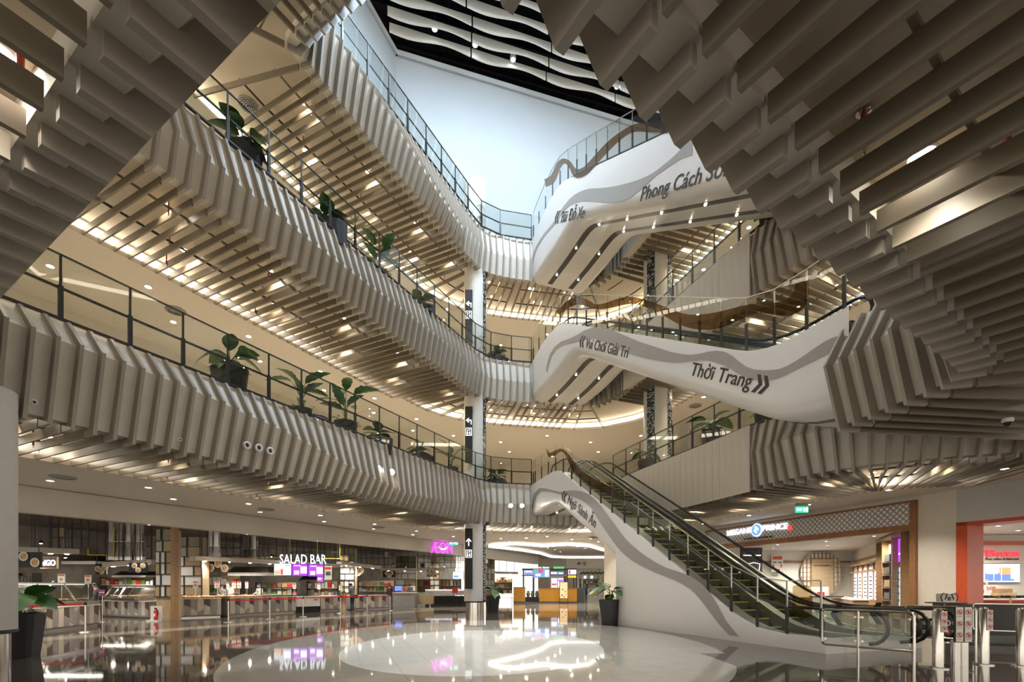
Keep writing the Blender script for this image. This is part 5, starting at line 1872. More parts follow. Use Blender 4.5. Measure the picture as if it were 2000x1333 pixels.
emat('letter_red', (1, .04, .08), .45)
c0 = at(1924, 1087, YS - .1)
text('word', 'Bata', 'letter_red', c0, (1, 0, 0), (0, 0, 1), .40, t, .06, width=at(1986, 0, YS).x - c0.x, bold=.01)
c0 = at(1924, 1094, YS - .08)
text('small_line', 'Shop online at bata.com', 'letter_dark', c0, (1, 0, 0), (0, 0, 1), .13, t, .02, width=at(1986, 0, YS).x - c0.x, bold=.01)
screen(1918, 1101, 1993, 1139, YS - .12, 'screen_pale', [(.45, .3, .75, .4, 'screen_blue'), (.6, .6, .3, .35, 'screen_food'), (.82, .5, .16, .6, 'screen_white'), (.25, .55, .3, .2, 'screen_white'), (.3, .5, .02, .9, 'screen_white'), (.5, .5, .02, .9, 'screen_white')], 'wall screen showing a shop scene below the red script letters')
t = thing('shoe_table', 'display table with shoes and boxes in the shoe shop', 'table', at(1945, 1180, 18))
c = at(1945, 1170, 18)
MB().box((c.x, 18, c.z), (1.9, .8, .05)).build('top', 'glass', t)
for sx in (-.9, .9):
    for sy in (-.35, .35):
        MB().box((c.x + sx, 18 + sy, c.z / 2), (.05, .05, c.z)).build('leg', 'wood_light', t)
def shoe(p, m, rz=0.0, sc=1.0, lab=''):
    mb = MB()
    rings = []
    for (y, w_, z, h) in ((-.14, .03, 0, .07), (-.12, .042, 0, .09), (-.03, .04, 0, .085), (.05, .05, 0, .05), (.12, .045, 0, .035), (.15, .02, 0, .025)):
        rings.append([V((-w_, y, 0)), V((w_, y, 0)), V((w_ * .8, y, h)), V((-w_ * .8, y, h))])
    mb.loft(rings, True, caps=True)
    o = mb.build('shoe', m)
    o.location = p
    o.rotation_euler = (0, 0, rz)
    o.scale = (sc,) * 3
    return tag(o, lab, 'shoe', 'shoes on the display table')
for i in range(9):
    shoe((c.x - .8 + i * .2, 17.85, c.z + .027), 'black_soft' if i % 3 else 'wood_brown', .3 * (i % 2), 1.1, 'dark shoe standing on the glass display table')
for i, (dx, mm, w_, h_) in enumerate(((1.0, 'wood_light', .7, .22), (.95, 'wood', .5, .16), (.1, 'paper', .5, .2))):
    o = MB().box((0, 0, h_ / 2), (w_, .3, h_)).build('shoe_box', mm)
    o.location = (c.x + dx + .2, 18.9, 1.05 + (.22 if i == 1 else 0))
    tag(o, ('light brown shoe box lying on the red counter', 'smaller brown shoe box on top of another box', 'white shoe box at the end of the red counter')[i], 'box')
t = thing('red_counter', 'white and red counter behind the shoe display table', 'counter', (c.x + .3, 18.9, 0))
MB().box((c.x + .9, 18.9, .5), (2.6, .5, 1.0)).build('body', 'red', t)
MB().box((c.x + .9, 18.9, 1.02), (2.7, .6, .05)).build('top', 'paper', t)
t = thing('bag_rack', 'rack hung with dark bags at the shoe shop wall', 'rack', at(1910, 1185, 20))
c2 = at(1908, 1165, 20)
for i in range(3):
    MB().box((c2.x, 20, .9 + i * .4), (.8, .06, .04)).build('rail', 'steel', t)
for sx in (-.4, .4):
    MB().box((c2.x + sx, 20, .9), (.05, .05, 1.8)).build('post', 'steel', t)
for i in range(5):
    for j in range(2):
        MB().box((c2.x - .32 + i * .16, 19.9, .72 + j * .5), (.13, .12, .3)).build('bag', 'black_soft', t)
c = at(1936, 1153, 19.5)
o = MB().box((c.x, 19.5, c.z), (.55, .03, .38)).build('sale_card', 'paper')
tag(o, 'white sale card with red figures above the shoe table', 'sign')
text('figures', '50%', 'red', (c.x - .22, 19.475, c.z), (1, 0, 0), (0, 0, 1), .2, o, .01, width=.4)

# ================================================================ right foreground: bollards, rails, signs
def lathe_at(p, prof, name, m, parent, n=20):
    return MB().lathe(prof, p, n).build(name, m, parent, True)
mat('sign_white', (.72, .70, .66), .5)
def sign_strip(t, p, z0, z1, wd, n=3, frame=False):
    if frame:
        MB().box((p.x, p.y + .01, (z0 + z1) / 2), (wd + .03, .03, z1 - z0 + .03)).build('sign_frame', 'black_metal', t)
    MB().box((p.x, p.y - .01, (z0 + z1) / 2), (wd, .012, z1 - z0)).build('sign_plate', 'sign_white', t)
    for i in range(n):
        z = z1 - (z1 - z0) * (i + .42) / n
        r = wd * .4
        rows = []
        for k in range(17):
            a = 2 * PI * k / 16
            d = V((math.cos(a), 0, math.sin(a)))
            c = V((p.x, p.y - .02, z))
            rows.append([c + d * r, c + d * r * .8, c + d * r * .8 + V((0, .006, 0)), c + d * r + V((0, .006, 0))])
        mb = MB()
        mb.loft(rows, True)
        mb.bar(V((p.x - r * .6, p.y - .02, z + r * .6)), V((p.x + r * .6, p.y - .02, z - r * .6)), .006, r * .16)
        mb.build('ban_ring', 'red', t)
        MB().box((p.x, p.y - .017, z), (r * .5, .004, r * .9)).build('pictogram', 'grey_dark', t)
        MB().box((p.x, p.y - .017, z - r * 1.5), (wd * .7, .004, r * .16)).build('caption', 'grey_mid', t)
for (px, base, lab, strip_) in ((1832, 1306, 'steel bollard with warning strip nearest the glass gate', True), (1921, 1299, 'steel bollard with warning strip beyond the twin sign posts', True), (1996, 1302, 'plain steel bollard by the dark hoarding', False)):
    p = gnd(px, base)
    t = thing('steel_bollard', lab, 'bollard', p)
    lathe_at(p, [(.16, 0), (.16, .02), (.10, .03)], 'foot_plate', 'steel', t)
    lathe_at(p, [(.085, .02), (.085, 1.06), (.06, 1.11), (.0, 1.13)], 'post', 'steel', t)
    if strip_:
        sign_strip(t, p + V((.03, -.085, 0)), .68, 1.07, .11)
p = gnd(1874, 1301)
t = thing('sign_posts', 'twin steel posts carrying two framed prohibition signs', 'sign', p)
for s in (-.075, .075):
    lathe_at(p + V((s * 1.0, 0, 0)), [(.075, 0), (.075, .5)], 'post', 'steel', t)
for s in (-.083, .083):
    sign_strip(t, p + V((s, -.08, 0)), .47, 1.13, .135, 3, True)
# glass gate of bent steel tube
g0, g1 = V((6.44, 10.1, 0)), V((7.40, 8.95, 0))
t = thing('tube_gate', 'bent steel tube gate with glass panes beside the escalator foot', 'gate', g0)
dz = V((0, 0, 1))
def gate(t, a, b, z0, z1, foot=True, r=.024):
    d = (b - a).normalized() * .06
    MB().tube([a + dz * (z0 + .06), a + dz * (z1 - .06), a + d * .4 + dz * (z1 - .01), a + d + dz * z1, b - d + dz * z1, b - d * .4 + dz * (z1 - .01), b + dz * (z1 - .06), b + dz * .0], r, 8).build('tube_frame', 'steel', t, True)
    MB().tube([a + dz * (z0 + .06), a + d * .4 + dz * (z0 + .01), a + d + dz * z0, b + dz * z0], r * .9, 8).build('bottom_rail', 'steel', t, True)
gate(t, g0, g1, .33, 1.05)
mid = g0.lerp(g1, .42)
MB().tube([mid, mid + dz * 1.05], .024, 8).build('middle_post', 'steel', t, True)
for a, b in ((.03, .38), (.46, .96)):
    pa, pb = g0.lerp(g1, a), g0.lerp(g1, b)
    c = (pa + pb) / 2
    ubox('pane', (c.x, c.y, .69), ((pb - pa).length, .01, .6), math.atan2(pb.y - pa.y, pb.x - pa.x), 'glass', t)
    for q in (pa, pb):
        for z in (.45, .92):
            MB().box((q.x, q.y, z), (.05, .05, .04)).build('clamp', 'steel', t)
# back rails round the escalator foot
t = thing('tube_rail', 'steel tube guard rail behind the bollards', 'railing', gnd(1770, 1245))
a, b = at(1768, 1240, 11.6), at(1906, 1240, 10.6)
a.z = b.z = 0
gate(t, a, b, .35, 1.06)
t = thing('tube_rail', 'long steel tube rail in front of the dark hoarding', 'railing', gnd(1900, 1262))
a, b = at(1900, 1240, 12.6), at(2060, 1240, 11.8)
a.z = b.z = 0
gate(t, a, b, .4, 1.08)
# black info board with round symbols
p = gnd(1850, 1262)
t = thing('info_board', 'low black board with white and red round safety symbols', 'sign', p)
c = at(1838, 1226, 11.4)
wd = 116 / F * 11.4
MB().box((c.x, c.y, c.z), (wd, .04, .42)).build('board', 'black_soft', t)
for sx in (-.45, .45):
    MB().box((c.x + sx * wd, c.y + .03, .35), (.05, .05, .7)).build('leg', 'steel', t)
for i in range(4):
    for j, mm in ((1, 'sign_white'), (-1, 'red')):
        x = c.x - wd * .40 + i * wd * .25
        rows = []
        cc = V((x, c.y - .026, c.z + j * .1))
        if j == 1:
            disc('symbol', cc, .068, mm, t, .006, V((0, 1, 0)), 16)
            MB().box(cc + V((0, -.004, 0)), (.05, .004, .07)).build('figure', 'black_soft', t)
        else:
            for k in range(17):
                aa = 2 * PI * k / 16
                d = V((math.cos(aa), 0, math.sin(aa)))
                rows.append([cc + d * .068, cc + d * .052, cc + d * .052 + V((0, .006, 0)), cc + d * .068 + V((0, .006, 0))])
            mb = MB()
            mb.loft(rows, True)
            mb.bar(cc + V((-.045, 0, .045)), cc + V((.045, 0, -.045)), .006, .014)
            mb.build('ban_symbol', mm, t)
            MB().box(cc, (.04, .004, .06)).build('figure', 'sign_white', t)
        for r in range(3):
            MB().box((x + .15, c.y - .024, c.z + j * .1 + .03 - r * .03), (.12 - .03 * (r == 2), .004, .01)).build('caption_line', 'sign_white', t)
# dark hoarding at the right edge
a, b = gnd(1905, 1255), gnd(2010, 1262)
t = thing('dark_hoarding', 'black glossy escalator end panel behind the long tube rail', 'panel', a)
MB().box((13.6, 13.1, .52), (3.4, .9, 1.04), -.25).build('panel', 'rubber', t)
MB().box((13.6, 12.6, .14), (3.2, .06, .2), -.25).build('kick_strip', 'dark_steel', t)
# round table with a box on it behind the rails
p = at(1847, 1177, 13.4)
t = thing('round_table', 'small round high table behind the guard rail', 'table', (p.x, p.y, 0))
MB().lathe([(.44, p.z - .03), (.45, p.z), (.0, p.z + .002)], (p.x, p.y, 0), 28).build('top', 'grey_dark', t, True)
MB().lathe([(.25, 0), (.25, .02), (.04, .04), (.035, p.z - .02)], (p.x, p.y, 0), 14).build('pedestal', 'steel', t, True)
t = thing('charging_box', 'white box with looped black cables standing on the round table', 'charger', (p.x, p.y, p.z))
MB().box((p.x, p.y, p.z + .13), (.36, .2, .22)).build('box', 'paper', t)
for s in (-1, 1):
    MB().tube([(p.x + s * .19, p.y - .12, p.z + .02), (p.x + s * .24, p.y - .12, p.z + .15), (p.x + s * .17, p.y - .12, p.z + .25), (p.x + s * .06, p.y - .12, p.z + .22), (p.x + s * .12, p.y - .12, p.z + .08)], .012, 6).build('cable', 'rubber', t)
MB().box((p.x, p.y - .105, p.z + .1), (.08, .006, .1)).build('mark', 'grey_dark', t)

# ================================================================ belt posts at the food counters
PS = [gnd(167, 1236), gnd(446, 1217), gnd(527, 1211), gnd(592, 1206), gnd(665, 1199), gnd(717, 1196), gnd(762, 1194)]
proto = None
for i, p in enumerate(PS):
    if proto is None:
        t = proto = thing('belt_post', '', 'stanchion', (0, 0, 0))
        MB().lathe([(.19, 0), (.19, .012), (.16, .03), (.03, .04)], n=20).build('foot', 'steel_brushed', t, True)
        MB().lathe([(.032, .03), (.032, .92)], n=12).build('post', 'steel', t, True)
        MB().lathe([(.036, .90), (.036, 1.0), (.0, 1.0)], n=12).build('belt_head', 'black_soft', t, True)
        t.location = p
    else:
        t = dup(proto, p)
    t['label'] = ['steel belt post at the counter beside the big left planter', 'steel belt post before the pastry counter end', 'steel belt post before the long pastry counter', 'steel belt post before the white chest freezer',
                  'steel belt post beside the small child', 'steel belt post right of the mother', 'steel belt post at the end of the plank counter'][i]
def belt(a, b, label):
    mb = MB()
    n = 8
    rows = []
    for k in range(n + 1):
        q = V(a).lerp(V(b), k / n)
        z = .95 - .03 * math.sin(PI * k / n)
        rows.append([V((q.x, q.y, z + .03)), V((q.x, q.y, z - .03)), V((q.x, q.y + .006, z - .03)), V((q.x, q.y + .006, z + .03))])
    o = mb.loft(rows, True, caps=True).build('red_belt', 'red')
    tag(o, label, 'belt')
belt(gnd(40, 1243) + V((-.3, -1.2, 0)), PS[0], 'red belt stretched along the glass case beside the big left planter')
for i, lab in ((1, 'pastry counter'), (2, 'dark glass box'), (3, 'white chest freezer'), (4, 'mother and child'), (5, 'plank counter end')):
    belt(PS[i], PS[i + 1], 'red belt stretched before the ' + lab)
p = gnd(200, 1216)
t = thing('sign_stand', 'slim stand with a purple notice beside the glass case end', 'sign', p)
MB().lathe([(.16, 0), (.16, .015), (.02, .03)], p, 16).build('foot', 'steel', t, True)
MB().tube([p, p + dz * 1.1], .016, 8).build('pole', 'steel', t)
MB().box(p + V((0, -.02, 1.24)), (.26, .02, .28)).build('notice', 'purple', t)
text('words', 'XIN MỜI', 'paper', p + V((-.1, -.04, 1.24)), (1, 0, 0), (0, 0, 1), .06, t, .006, width=.2)
p = gnd(311, 1213.5) + V((0, -.25, 0))
t = thing('extinguisher_case', 'white open case on the floor at the lattice pillar', 'case', p)
MB().box(p + V((0, .1, .33)), (.5, .06, .66)).build('back', 'white_plastic', t)
MB().box(p + V((0, -.05, .03)), (.5, .3, .06)).build('tray', 'white_plastic', t)
t = thing('fire_extinguisher', 'red fire extinguisher standing in the white case', 'extinguisher', p + V((.08, -.05, .06)))
q = p + V((.08, -.06, .06))
MB().lathe([(.075, 0), (.08, .02), (.08, .38), (.05, .45), (.025, .47)], q, 14).build('cylinder', 'red', t, True)
MB().box(q + V((0, -.02, .5)), (.05, .1, .05)).build('valve', 'black_soft', t)
MB().tube([q + V((.03, 0, .48)), q + V((.1, 0, .4)), q + V((.09, 0, .2))], .012, 6).build('hose', 'rubber', t)
MB().box(q + V((0, -.082, .22)), (.08, .004, .14)).build('label_plate', 'paper', t)
# checkout desk, glass low case and red baskets far back
p = gnd(770, 1186)
t = thing('checkout_desk', 'grey checkout desk with a screen left of the low glass case', 'desk', p)
MB().box(p + V((.7, .5, .5)), (1.6, .9, 1.0)).build('body', 'grey_mid', t)
MB().box(p + V((.7, .5, 1.02)), (1.7, 1.0, .05)).build('top', 'paper', t)
MB().box(p + V((.2, .4, 1.35)), (.5, .06, .36)).build('monitor', 'screen_blue', t)
p = gnd(803, 1185)
t = thing('low_case', 'low brass framed glass case left of the white column', 'display case', p)
MB().box(p + V((.7, .5, .5)), (1.7, 1.0, .7)).build('body', 'wood_light', t)
MB().box(p + V((.7, .5, .98)), (1.7, 1.0, .2)).build('glass_top', 'glass', t)
for sx in (0, 1.4):
    MB().box(p + V((sx, .1, .08)), (.06, .06, .16)).build('foot', 'steel', t)
p = gnd(835, 1182)
t = thing('chilled_counter', 'long white lit chilled counter beside the white column', 'counter', p)
MB().box(p + V((1.9, .6, .35)), (4.2, 1.1, .7)).build('base', 'black_soft', t)
MB().box(p + V((1.9, .6, .95)), (4.2, 1.1, .35)).build('tub', 'white_plastic', t)
MB().box(p + V((1.9, .1, 1.2)), (4.2, .05, .06)).build('light_strip', 'screen_white', t)
mb = MB()
for i in range(40):
    mb.box(p + V((random.uniform(0, 3.8), random.uniform(.2, 1.0), 1.16)), (.14, .14, .08), random.random())
o = mb.build('packed_food', 'food_warm', t)
o['kind'] = 'stuff'
p = gnd(889, 1184)
t = thing('basket_stand', 'red basket on a thin black stand left of the white column', 'stand', p)
MB().box(p + V((0, 0, 1.2)), (.42, .36, .42)).build('basket', 'red', t)
for s in (-.12, .12):
    MB().tube([p + V((s, 0, 0)), p + V((s, 0, 1.0))], .02, 6).build('leg', 'black_metal', t)

# ================================================================ plants
def leaf_mesh(L, W, bend, m, name='leaf', slits=False):
    mb = MB()
    rows = []
    n = 9
    for k in range(n + 1):
        t = k / n
        w_ = W * math.sin(PI * min(1, t * 1.02)) ** .7 * (1 - .25 * t) + .004
        if slits and k % 2 and k > 2:
            w_ *= .8
        y = L * t
        z = -bend * t * t * L
        rows.append([V((-w_, y, z + w_ * .28)), V((0, y, z)), V((w_, y, z + w_ * .28))])
    return mb.loft(rows)
def plant(name, seed, n, L, W, stem, pot, label, m='leaf', upright=.6, slits=False):
    """leafy plant in a tapered pot; built round the origin"""
    rnd = random.Random(seed)
    t = thing(name, label, 'plant')
    ph, pb, pt = pot
    if pt < 0:
        MB().lathe([(pb, 0), (-pt, ph), (-pt - .03, ph), (-pt - .03, ph - .06)], n=20).build('pot', 'pot', t, True)
    else:
        rings = []
        for s, z in ((pb, 0), (pt, ph), (pt - .04, ph), (pt - .04, ph - .06)):
            c_ = s * .25
            rings.append([V(q) for q in ((-s + c_, -s, z), (s - c_, -s, z), (s, -s + c_, z), (s, s - c_, z), (s - c_, s, z), (-s + c_, s, z), (-s, s - c_, z), (-s, -s + c_, z))])
        MB().loft(rings, True, caps=True).build('pot', 'pot', t)
    MB().lathe([(0, ph - .05), (abs(pt) - .05, ph - .05), (0, ph - .02)], n=12).build('soil', 'soil', t)
    for k in range(n):
        a = 2 * PI * k / n + rnd.uniform(-.4, .4)
        tilt = rnd.uniform(.15, 1.0) * (1 - upright) + (.1 if k % 3 == 0 else .4)
        h = stem * rnd.uniform(.45, 1.1) * (1.15 - tilt * .5)
        d = V((math.cos(a), math.sin(a), 0))
        top = d * (h * math.sin(tilt) * .7) + V((0, 0, ph + h))
        mid = d * .04 + V((0, 0, ph + h * .5))
        MB().tube([d * .03 + V((0, 0, ph - .05)), mid, top], [.016, .012, .008], 5).build('stem', 'stem', t)
        l = L * rnd.uniform(.75, 1.1)
        mb = leaf_mesh(l, W * rnd.uniform(.8, 1.1), rnd.uniform(.15, .6), m, slits=slits)
        R = Matrix.Rotation(a - PI / 2, 3, 'Z') @ Matrix.Rotation(PI / 2 * (1 - tilt) * .95 - .25, 3, 'X') @ Matrix.Rotation(rnd.uniform(-.5, .5), 3, 'Y')
        mb.v = [tuple(R @ V(q) + top) for q in mb.v]
        mb.build('leaf', m, t, True)
    mb = MB()
    for k in range(26):
        a, r = rnd.uniform(0, 2 * PI), rnd.uniform(.3, 1.0) * (abs(pt) + .04)
        p0 = V((r * math.cos(a), r * math.sin(a), ph + rnd.uniform(-.08, .12)))
        q = leaf_mesh(.13, .035, .5, m)
        R = Matrix.Rotation(a - PI / 2, 3, 'Z') @ Matrix.Rotation(rnd.uniform(-.3, .9), 3, 'X')
        mb.add([tuple(R @ V(s) + p0) for s in q.v], q.f)
    o = mb.build('ground_cover', m, t)
    o['kind'] = 'stuff'
    return t
def copyp(root, first, loc, rz, label, sc):
    if first:
        root.location, root.rotation_euler, root.scale = loc, (0, 0, rz), (sc,) * 3
        root['label'] = label
        return root
    return dup(root, loc, rz, label, sc)
PA_ = plant('potted_fig', 3, 9, .66, .23, .55, (.95, .27, .36), '', upright=.35)
PB_ = plant('potted_banana_plant', 5, 8, .80, .23, .95, (.75, .30, -.38), '', 'leaf', upright=.85, slits=True)
PC_ = plant('potted_fern', 9, 9, .56, .21, .34, (.55, .40, .42), '', 'leaf', upright=.25)
usedp = set()
def put(root, loc, rz, label, sc=1.0):
    copyp(root, root.name not in usedp, loc, rz, label, sc)
    usedp.add(root.name)
def edgeL(px, lv, inset=.65):
    u = (px - 1000) / F
    Y = -14.9 / (u - .501)
    p = V((-14.9 + .501 * Y, Y)) + LN * inset
    return V((p.x, p.y, FL[lv]))
put(PA_, gnd(38, 1284), .4, 'large dark planter with drooping broad leaves beside the left column', 1.0)
put(PA_, gnd(962, 1196.3), 2.0, 'dark planter with leafy fig beside the foot of the white column', 1.0)
put(PA_, gnd(1193, 1221), 4.0, 'dark planter with drooping leaves at the end of the escalator wall', 1.05)
for (px, root, rz, lab, sc) in ((476, PA_, 1.0, 'planter with two upright broad leaves behind the lowest railing', 1.15), (614, PB_, .3, 'round pot with arching leaves behind the lowest railing', .95), (700, PB_, 2.2, 'tall banana plant beside the seated visitor behind the lowest railing', 1.15),
                                (762, PC_, .5, 'low square planter with broad leaves behind the lowest railing', 1.25), (843, PC_, 2.6, 'square planter with flat leaves near the white column behind the lowest railing', 1.25), (903, PB_, 4.0, 'plant with one tall bright leaf before the white column', .95)):
    put(root, edgeL(px, 2), rz, lab, sc)
put(PC_, V((-.85, 27.75, FL[2])), 1.4, 'square planter between column and escalator landing, lowest balcony', 1.2)
for (px, root, rz, lab, sc) in ((505, PA_, 3.0, 'leafy planter behind the middle railing under the slatted soffit', 1.15), (665, PC_, .5, 'planter with drooping leaves behind the middle railing', 1.5), (765, PB_, 1.5, 'plant with bright leaves behind the middle railing', 1.0), (845, PC_, 2.0, 'small planter near the column behind the middle railing', 1.3)):
    put(root, edgeL(px, 3), rz, lab, sc)
put(PC_, V((-.85, 27.75, FL[3])), 2.4, 'square planter between column and escalator landing, middle balcony', 1.25)
def edgeR(Y, lv, inset=.6):
    X = 8.74 - .328 * (Y - 16.6)
    return V((X + .95 * inset, Y + .31 * inset, FL[lv]))
put(PA_, edgeR(19.9, 2), 1.3, 'square planter with upright leaves above the flat boards', 1.1)
put(PB_, edgeR(17.2, 2), 2.9, 'planter with arching banana leaves above the flat boards', 1.1)
put(PA_, edgeR(24.3, 2), 3.5, 'planter with pale leaves near the mosaic column', 1.0)
put(PA_, edgeR(16.9, 3), 2.2, 'leafy planter on the middle balcony above the flat boards', 1.2)

# ================================================================ people
mat('cloth_grey', (.16, .16, .165), .8, var=.15)
mat('cloth_navy', (.02, .025, .04), .8, var=.15)
mat('cloth_orange', (.45, .16, .09), .8, var=.1)
mat('cloth_pink', (.55, .22, .24), .8, var=.1)
mat('cloth_white', (.62, .60, .57), .8, var=.08)
mat('cloth_red', (.45, .03, .05), .8, var=.1)
mat('cloth_black', (.02, .02, .022), .8, var=.15)
mat('mask_blue', (.35, .50, .62), .7)
def person(loc, rz, h, top, bottom, label, arms='down', bow=0.0, seated=False, sleeve=True, mask=False, cap=None, skirt=False):
    s = h / 1.75
    vs, es, rad = [], [], []
    def add(p, r, parent=None):
        vs.append(V(p) * s)
        rad.append(r * s)
        if parent is not None:
            es.append((parent, len(vs) - 1))
        return len(vs) - 1
    hip = .95 if not seated else .50
    pel = add((0, 0, hip), .145)
    sp = add((0, .01, hip + .2), .125, pel)
    ch = add((0, .02, hip + .42), .145, sp)
    nk = add((0, .015 + bow * .04, hip + .55), .055, ch)
    hb = add((0, .02 + bow * .09, hip + .63), .075, nk)
    hm = add((0, .03 + bow * .13, hip + .70), .092, hb)
    ht_ = add((0, .02 + bow * .14, hip + .775), .07, hm)
    segs = []
    for sd in (-1, 1):
        sh = add((sd * .17, .01, hip + .47), .06, ch)
        if arms == 'down':
            el = add((sd * .23, .0, hip + .2), .045, sh)
            wr = add((sd * .24, .07, hip - .03), .03, el)
            fd = V((0, .25, -1))
        elif arms == 'front':
            el = add((sd * .22, .06, hip + .22), .045, sh)
            wr = add((sd * .13, .28, hip + .2), .03, el)
            fd = V((-sd * .3, 1, -.1))
        else:
            el = add((sd * .24, .1, hip + .24), .045, sh)
            wr = add((sd * .1, .32, hip + .42), .03, el)
            fd = V((-sd * .4, .7, .5))
        fd.normalize()
        pm = add((vs[wr] / s) + fd * .06, .034, wr)
        base = vs[pm] / s
        side = fd.cross(V((0, 0, 1)) if abs(fd.z) < .8 else V((1, 0, 0))).normalized()
        for k, L in enumerate((.055, .07, .075, .065)):
            f1 = add(base + fd * .03 + side * (-.027 + k * .018), .0095, pm)
            add(base + fd * (.03 + L) + side * (-.027 + k * .018) * 1.15 - V((0, 0, .012)), .008, f1)
        th = add(vs[wr] / s + fd * .035 + side * .04, .011, wr)
        add(vs[wr] / s + fd * .085 + side * .055, .009, th)
        hj = add((sd * .09, 0, hip - .06), .085, pel)
        if seated:
            kn = add((sd * .12, .42, hip), .06, hj)
            an = add((sd * .12, .44, .09), .042, kn)
        else:
            kn = add((sd * .095, .02, hip - .46), .058, hj)
            an = add((sd * .095, -.01, .09), .040, kn)
        add((sd * .11, vs[an].y / s + .14, .035), .036, an)
    me = bpy.data.meshes.new('person_skeleton')
    me.from_pydata([tuple(v) for v in vs], es, [])
    ob = bpy.data.objects.new('person_skeleton', me)
    COL.objects.link(ob)
    sk = ob.modifiers.new('skin', 'SKIN')
    sk.use_smooth_shade = True
    for i, v in enumerate(me.skin_vertices[0].data):
        v.radius = (rad[i], rad[i])
        v.use_root = i == 0
    sb = ob.modifiers.new('sub', 'SUBSURF')
    sb.levels = sb.render_levels = 1
    bpy.context.view_layer.update()
    m2 = bpy.data.meshes.new_from_object(ob.evaluated_get(bpy.context.evaluated_depsgraph_get()))
    bpy.data.objects.remove(ob)
    m2.materials.clear()
    for mm in ('skin', top, bottom, 'black_soft'):
        m2.materials.append(MATS[mm])
    wrist = [vs[i] for i in range(len(vs))]
    for p in m2.polygons:
        c = p.center / s
        mi = 0
        if seated:
            if c.z < .1:
                mi = 3
            elif c.z < hip + .08 or (c.y > .1 and c.z < hip + .1):
                mi = 2
            elif c.z < hip + .55:
                mi = 1
        else:
            if c.z < .075:
                mi = 3
            elif c.z < hip + .02 and abs(c.x) < .2 and c.y < .2:
                mi = 2 if (not skirt or c.z > .55) else 0
            elif c.z < hip + .54:
                mi = 1
        # bare forearm and hand
        far_arm = abs(c.x) > .2 if arms == 'down' else c.y > .17
        if far_arm and mi in (1, 2) and c.z > hip - .25 and (not seated or c.z > hip + .1):
            if arms == 'down' and c.z < hip + (.02 if sleeve else .2):
                mi = 0
            if arms != 'down' and c.y > (.24 if sleeve else .14):
                mi = 0
        p.material_index = mi
        p.use_smooth = True
    t = thing('person', label, 'person', loc, rz)
    body = bpy.data.objects.new('body', m2)
    COL.objects.link(body)
    body.parent = t
    hy, hzz = .03 + bow * .13, hip + .70
    mb = MB()
    rings = []
    for k in range(7):
        a = k / 6 * PI * .62
        r, z = math.sin(a) * .108 + .002, math.cos(a) * .118
        rings.append([V((r * math.cos(2 * PI * j / 12), r * math.sin(2 * PI * j / 12) * 1.05 - (.03 if z < .03 else .012), z)) for j in range(12)])
    mb.loft(rings, True)
    mb.v = [tuple((V(q) + V((0, hy - .01, hzz + .015))) * s) for q in mb.v]
    mb.build('hair', cap or 'hair', None, True).parent = t
    # face: nose, eyes, mouth, ears
    f = MB()
    f.loft([[V((x, .09 + d, z)) for x, z, d in ((-.012, z0, 0), (.012, z0, 0), (.004, z0 + .01, dd), (-.004, z0 + .01, dd))] for z0, dd in ((-.035, .028), (.012, .008))], True, caps=True)
    for sd in (-1, 1):
        f.box((sd * .032, .088, .012), (.022, .01, .01), 0, 1)
        f.box((sd * .093, .0, -.008), (.014, .03, .05), 0, 0)
    f.box((0, .086, -.058), (.04, .012, .01), 0, 2)
    f.v = [tuple((V(q) + V((0, hy, hzz))) * s) for q in f.v]
    f.build('face', ['skin', 'black_soft', 'cloth_red'], None).parent = t
    if mask:
        g = MB().box((0, .085, -.04), (.10, .05, .07))
        g.v = [tuple((V(q) + V((0, hy, hzz))) * s) for q in g.v]
        g.build('mask', 'mask_blue', None).parent = t
    return t
p = gnd(672, 1195.5)
person(p, .3, 1.22, 'cloth_orange', 'cloth_pink', 'small child in orange top and pink shorts facing the counter', 'down', sleeve=False, skirt=True)
p = gnd(688, 1193.5)
tw = person(p, 1.2, 1.68, 'cloth_grey', 'cloth_navy', 'woman in grey shirt and dark trousers bowing towards the child', 'front', 1.0)
o = MB().box((0, 0, 0), (.24, .1, .2)).build('handbag', 'cloth_black')
o.location = p + V((.26, -.1, .88))
tag(o, 'small black handbag at the hip of the woman in grey', 'bag')
for (px, Y, rz, h, top, bot, lab, ar, mk) in ((433, 27.3, PI + .4, 1.6, 'cloth_grey', 'cloth_black', 'cook in grey shirt with dark cap behind the pastry cards', 'front', False),
        (449, 27.8, PI, 1.68, 'cloth_white', 'cloth_black', 'cook in white shirt between the pastry cards', 'front', True),
        (507, 29.2, PI - .2, 1.66, 'cloth_white', 'cloth_black', 'masked cook in pale shirt beside the dark glass box', 'front', True),
        (189, 20.9, PI - .4, 1.66, 'cloth_black', 'cloth_black', 'person in black standing behind the glass case end', 'down', False),
        (108, 19.2, PI, 1.7, 'cloth_black', 'cloth_black', 'cook behind the slanted glass case near the price card', 'down', False),
        (761, 38, .2, 1.62, 'cloth_black', 'cloth_black', 'visitor in dark jacket seen from behind at the checkout desk', 'down', False),
        (790, 40, PI, 1.62, 'cloth_pink', 'cloth_red', 'cashier in pink top and red apron at the checkout desk', 'front', True),
        (801, 40.5, PI + .3, 1.7, 'cloth_grey', 'cloth_black', 'shopper in grey behind the low glass case', 'front', False),
        (757.5, 47, PI, 1.7, 'cloth_white', 'cloth_black', 'distant cook in white under the far menu board', 'front', False),
        (1146, 52.5, PI, 1.65, 'cloth_grey', 'cloth_black', 'seller in grey inside the garland stall', 'front', False)):
    q = at(px, 1100, Y)
    person((q.x, q.y, 0), rz, h, top, bot, lab, ar, .3, mask=mk)
q = edgeL(713, 2, 1.5)
person(q, -1.2, 1.65, 'cloth_grey', 'cloth_black', 'seated visitor behind the lowest railing beside the banana plant', 'front', .6, seated=True)
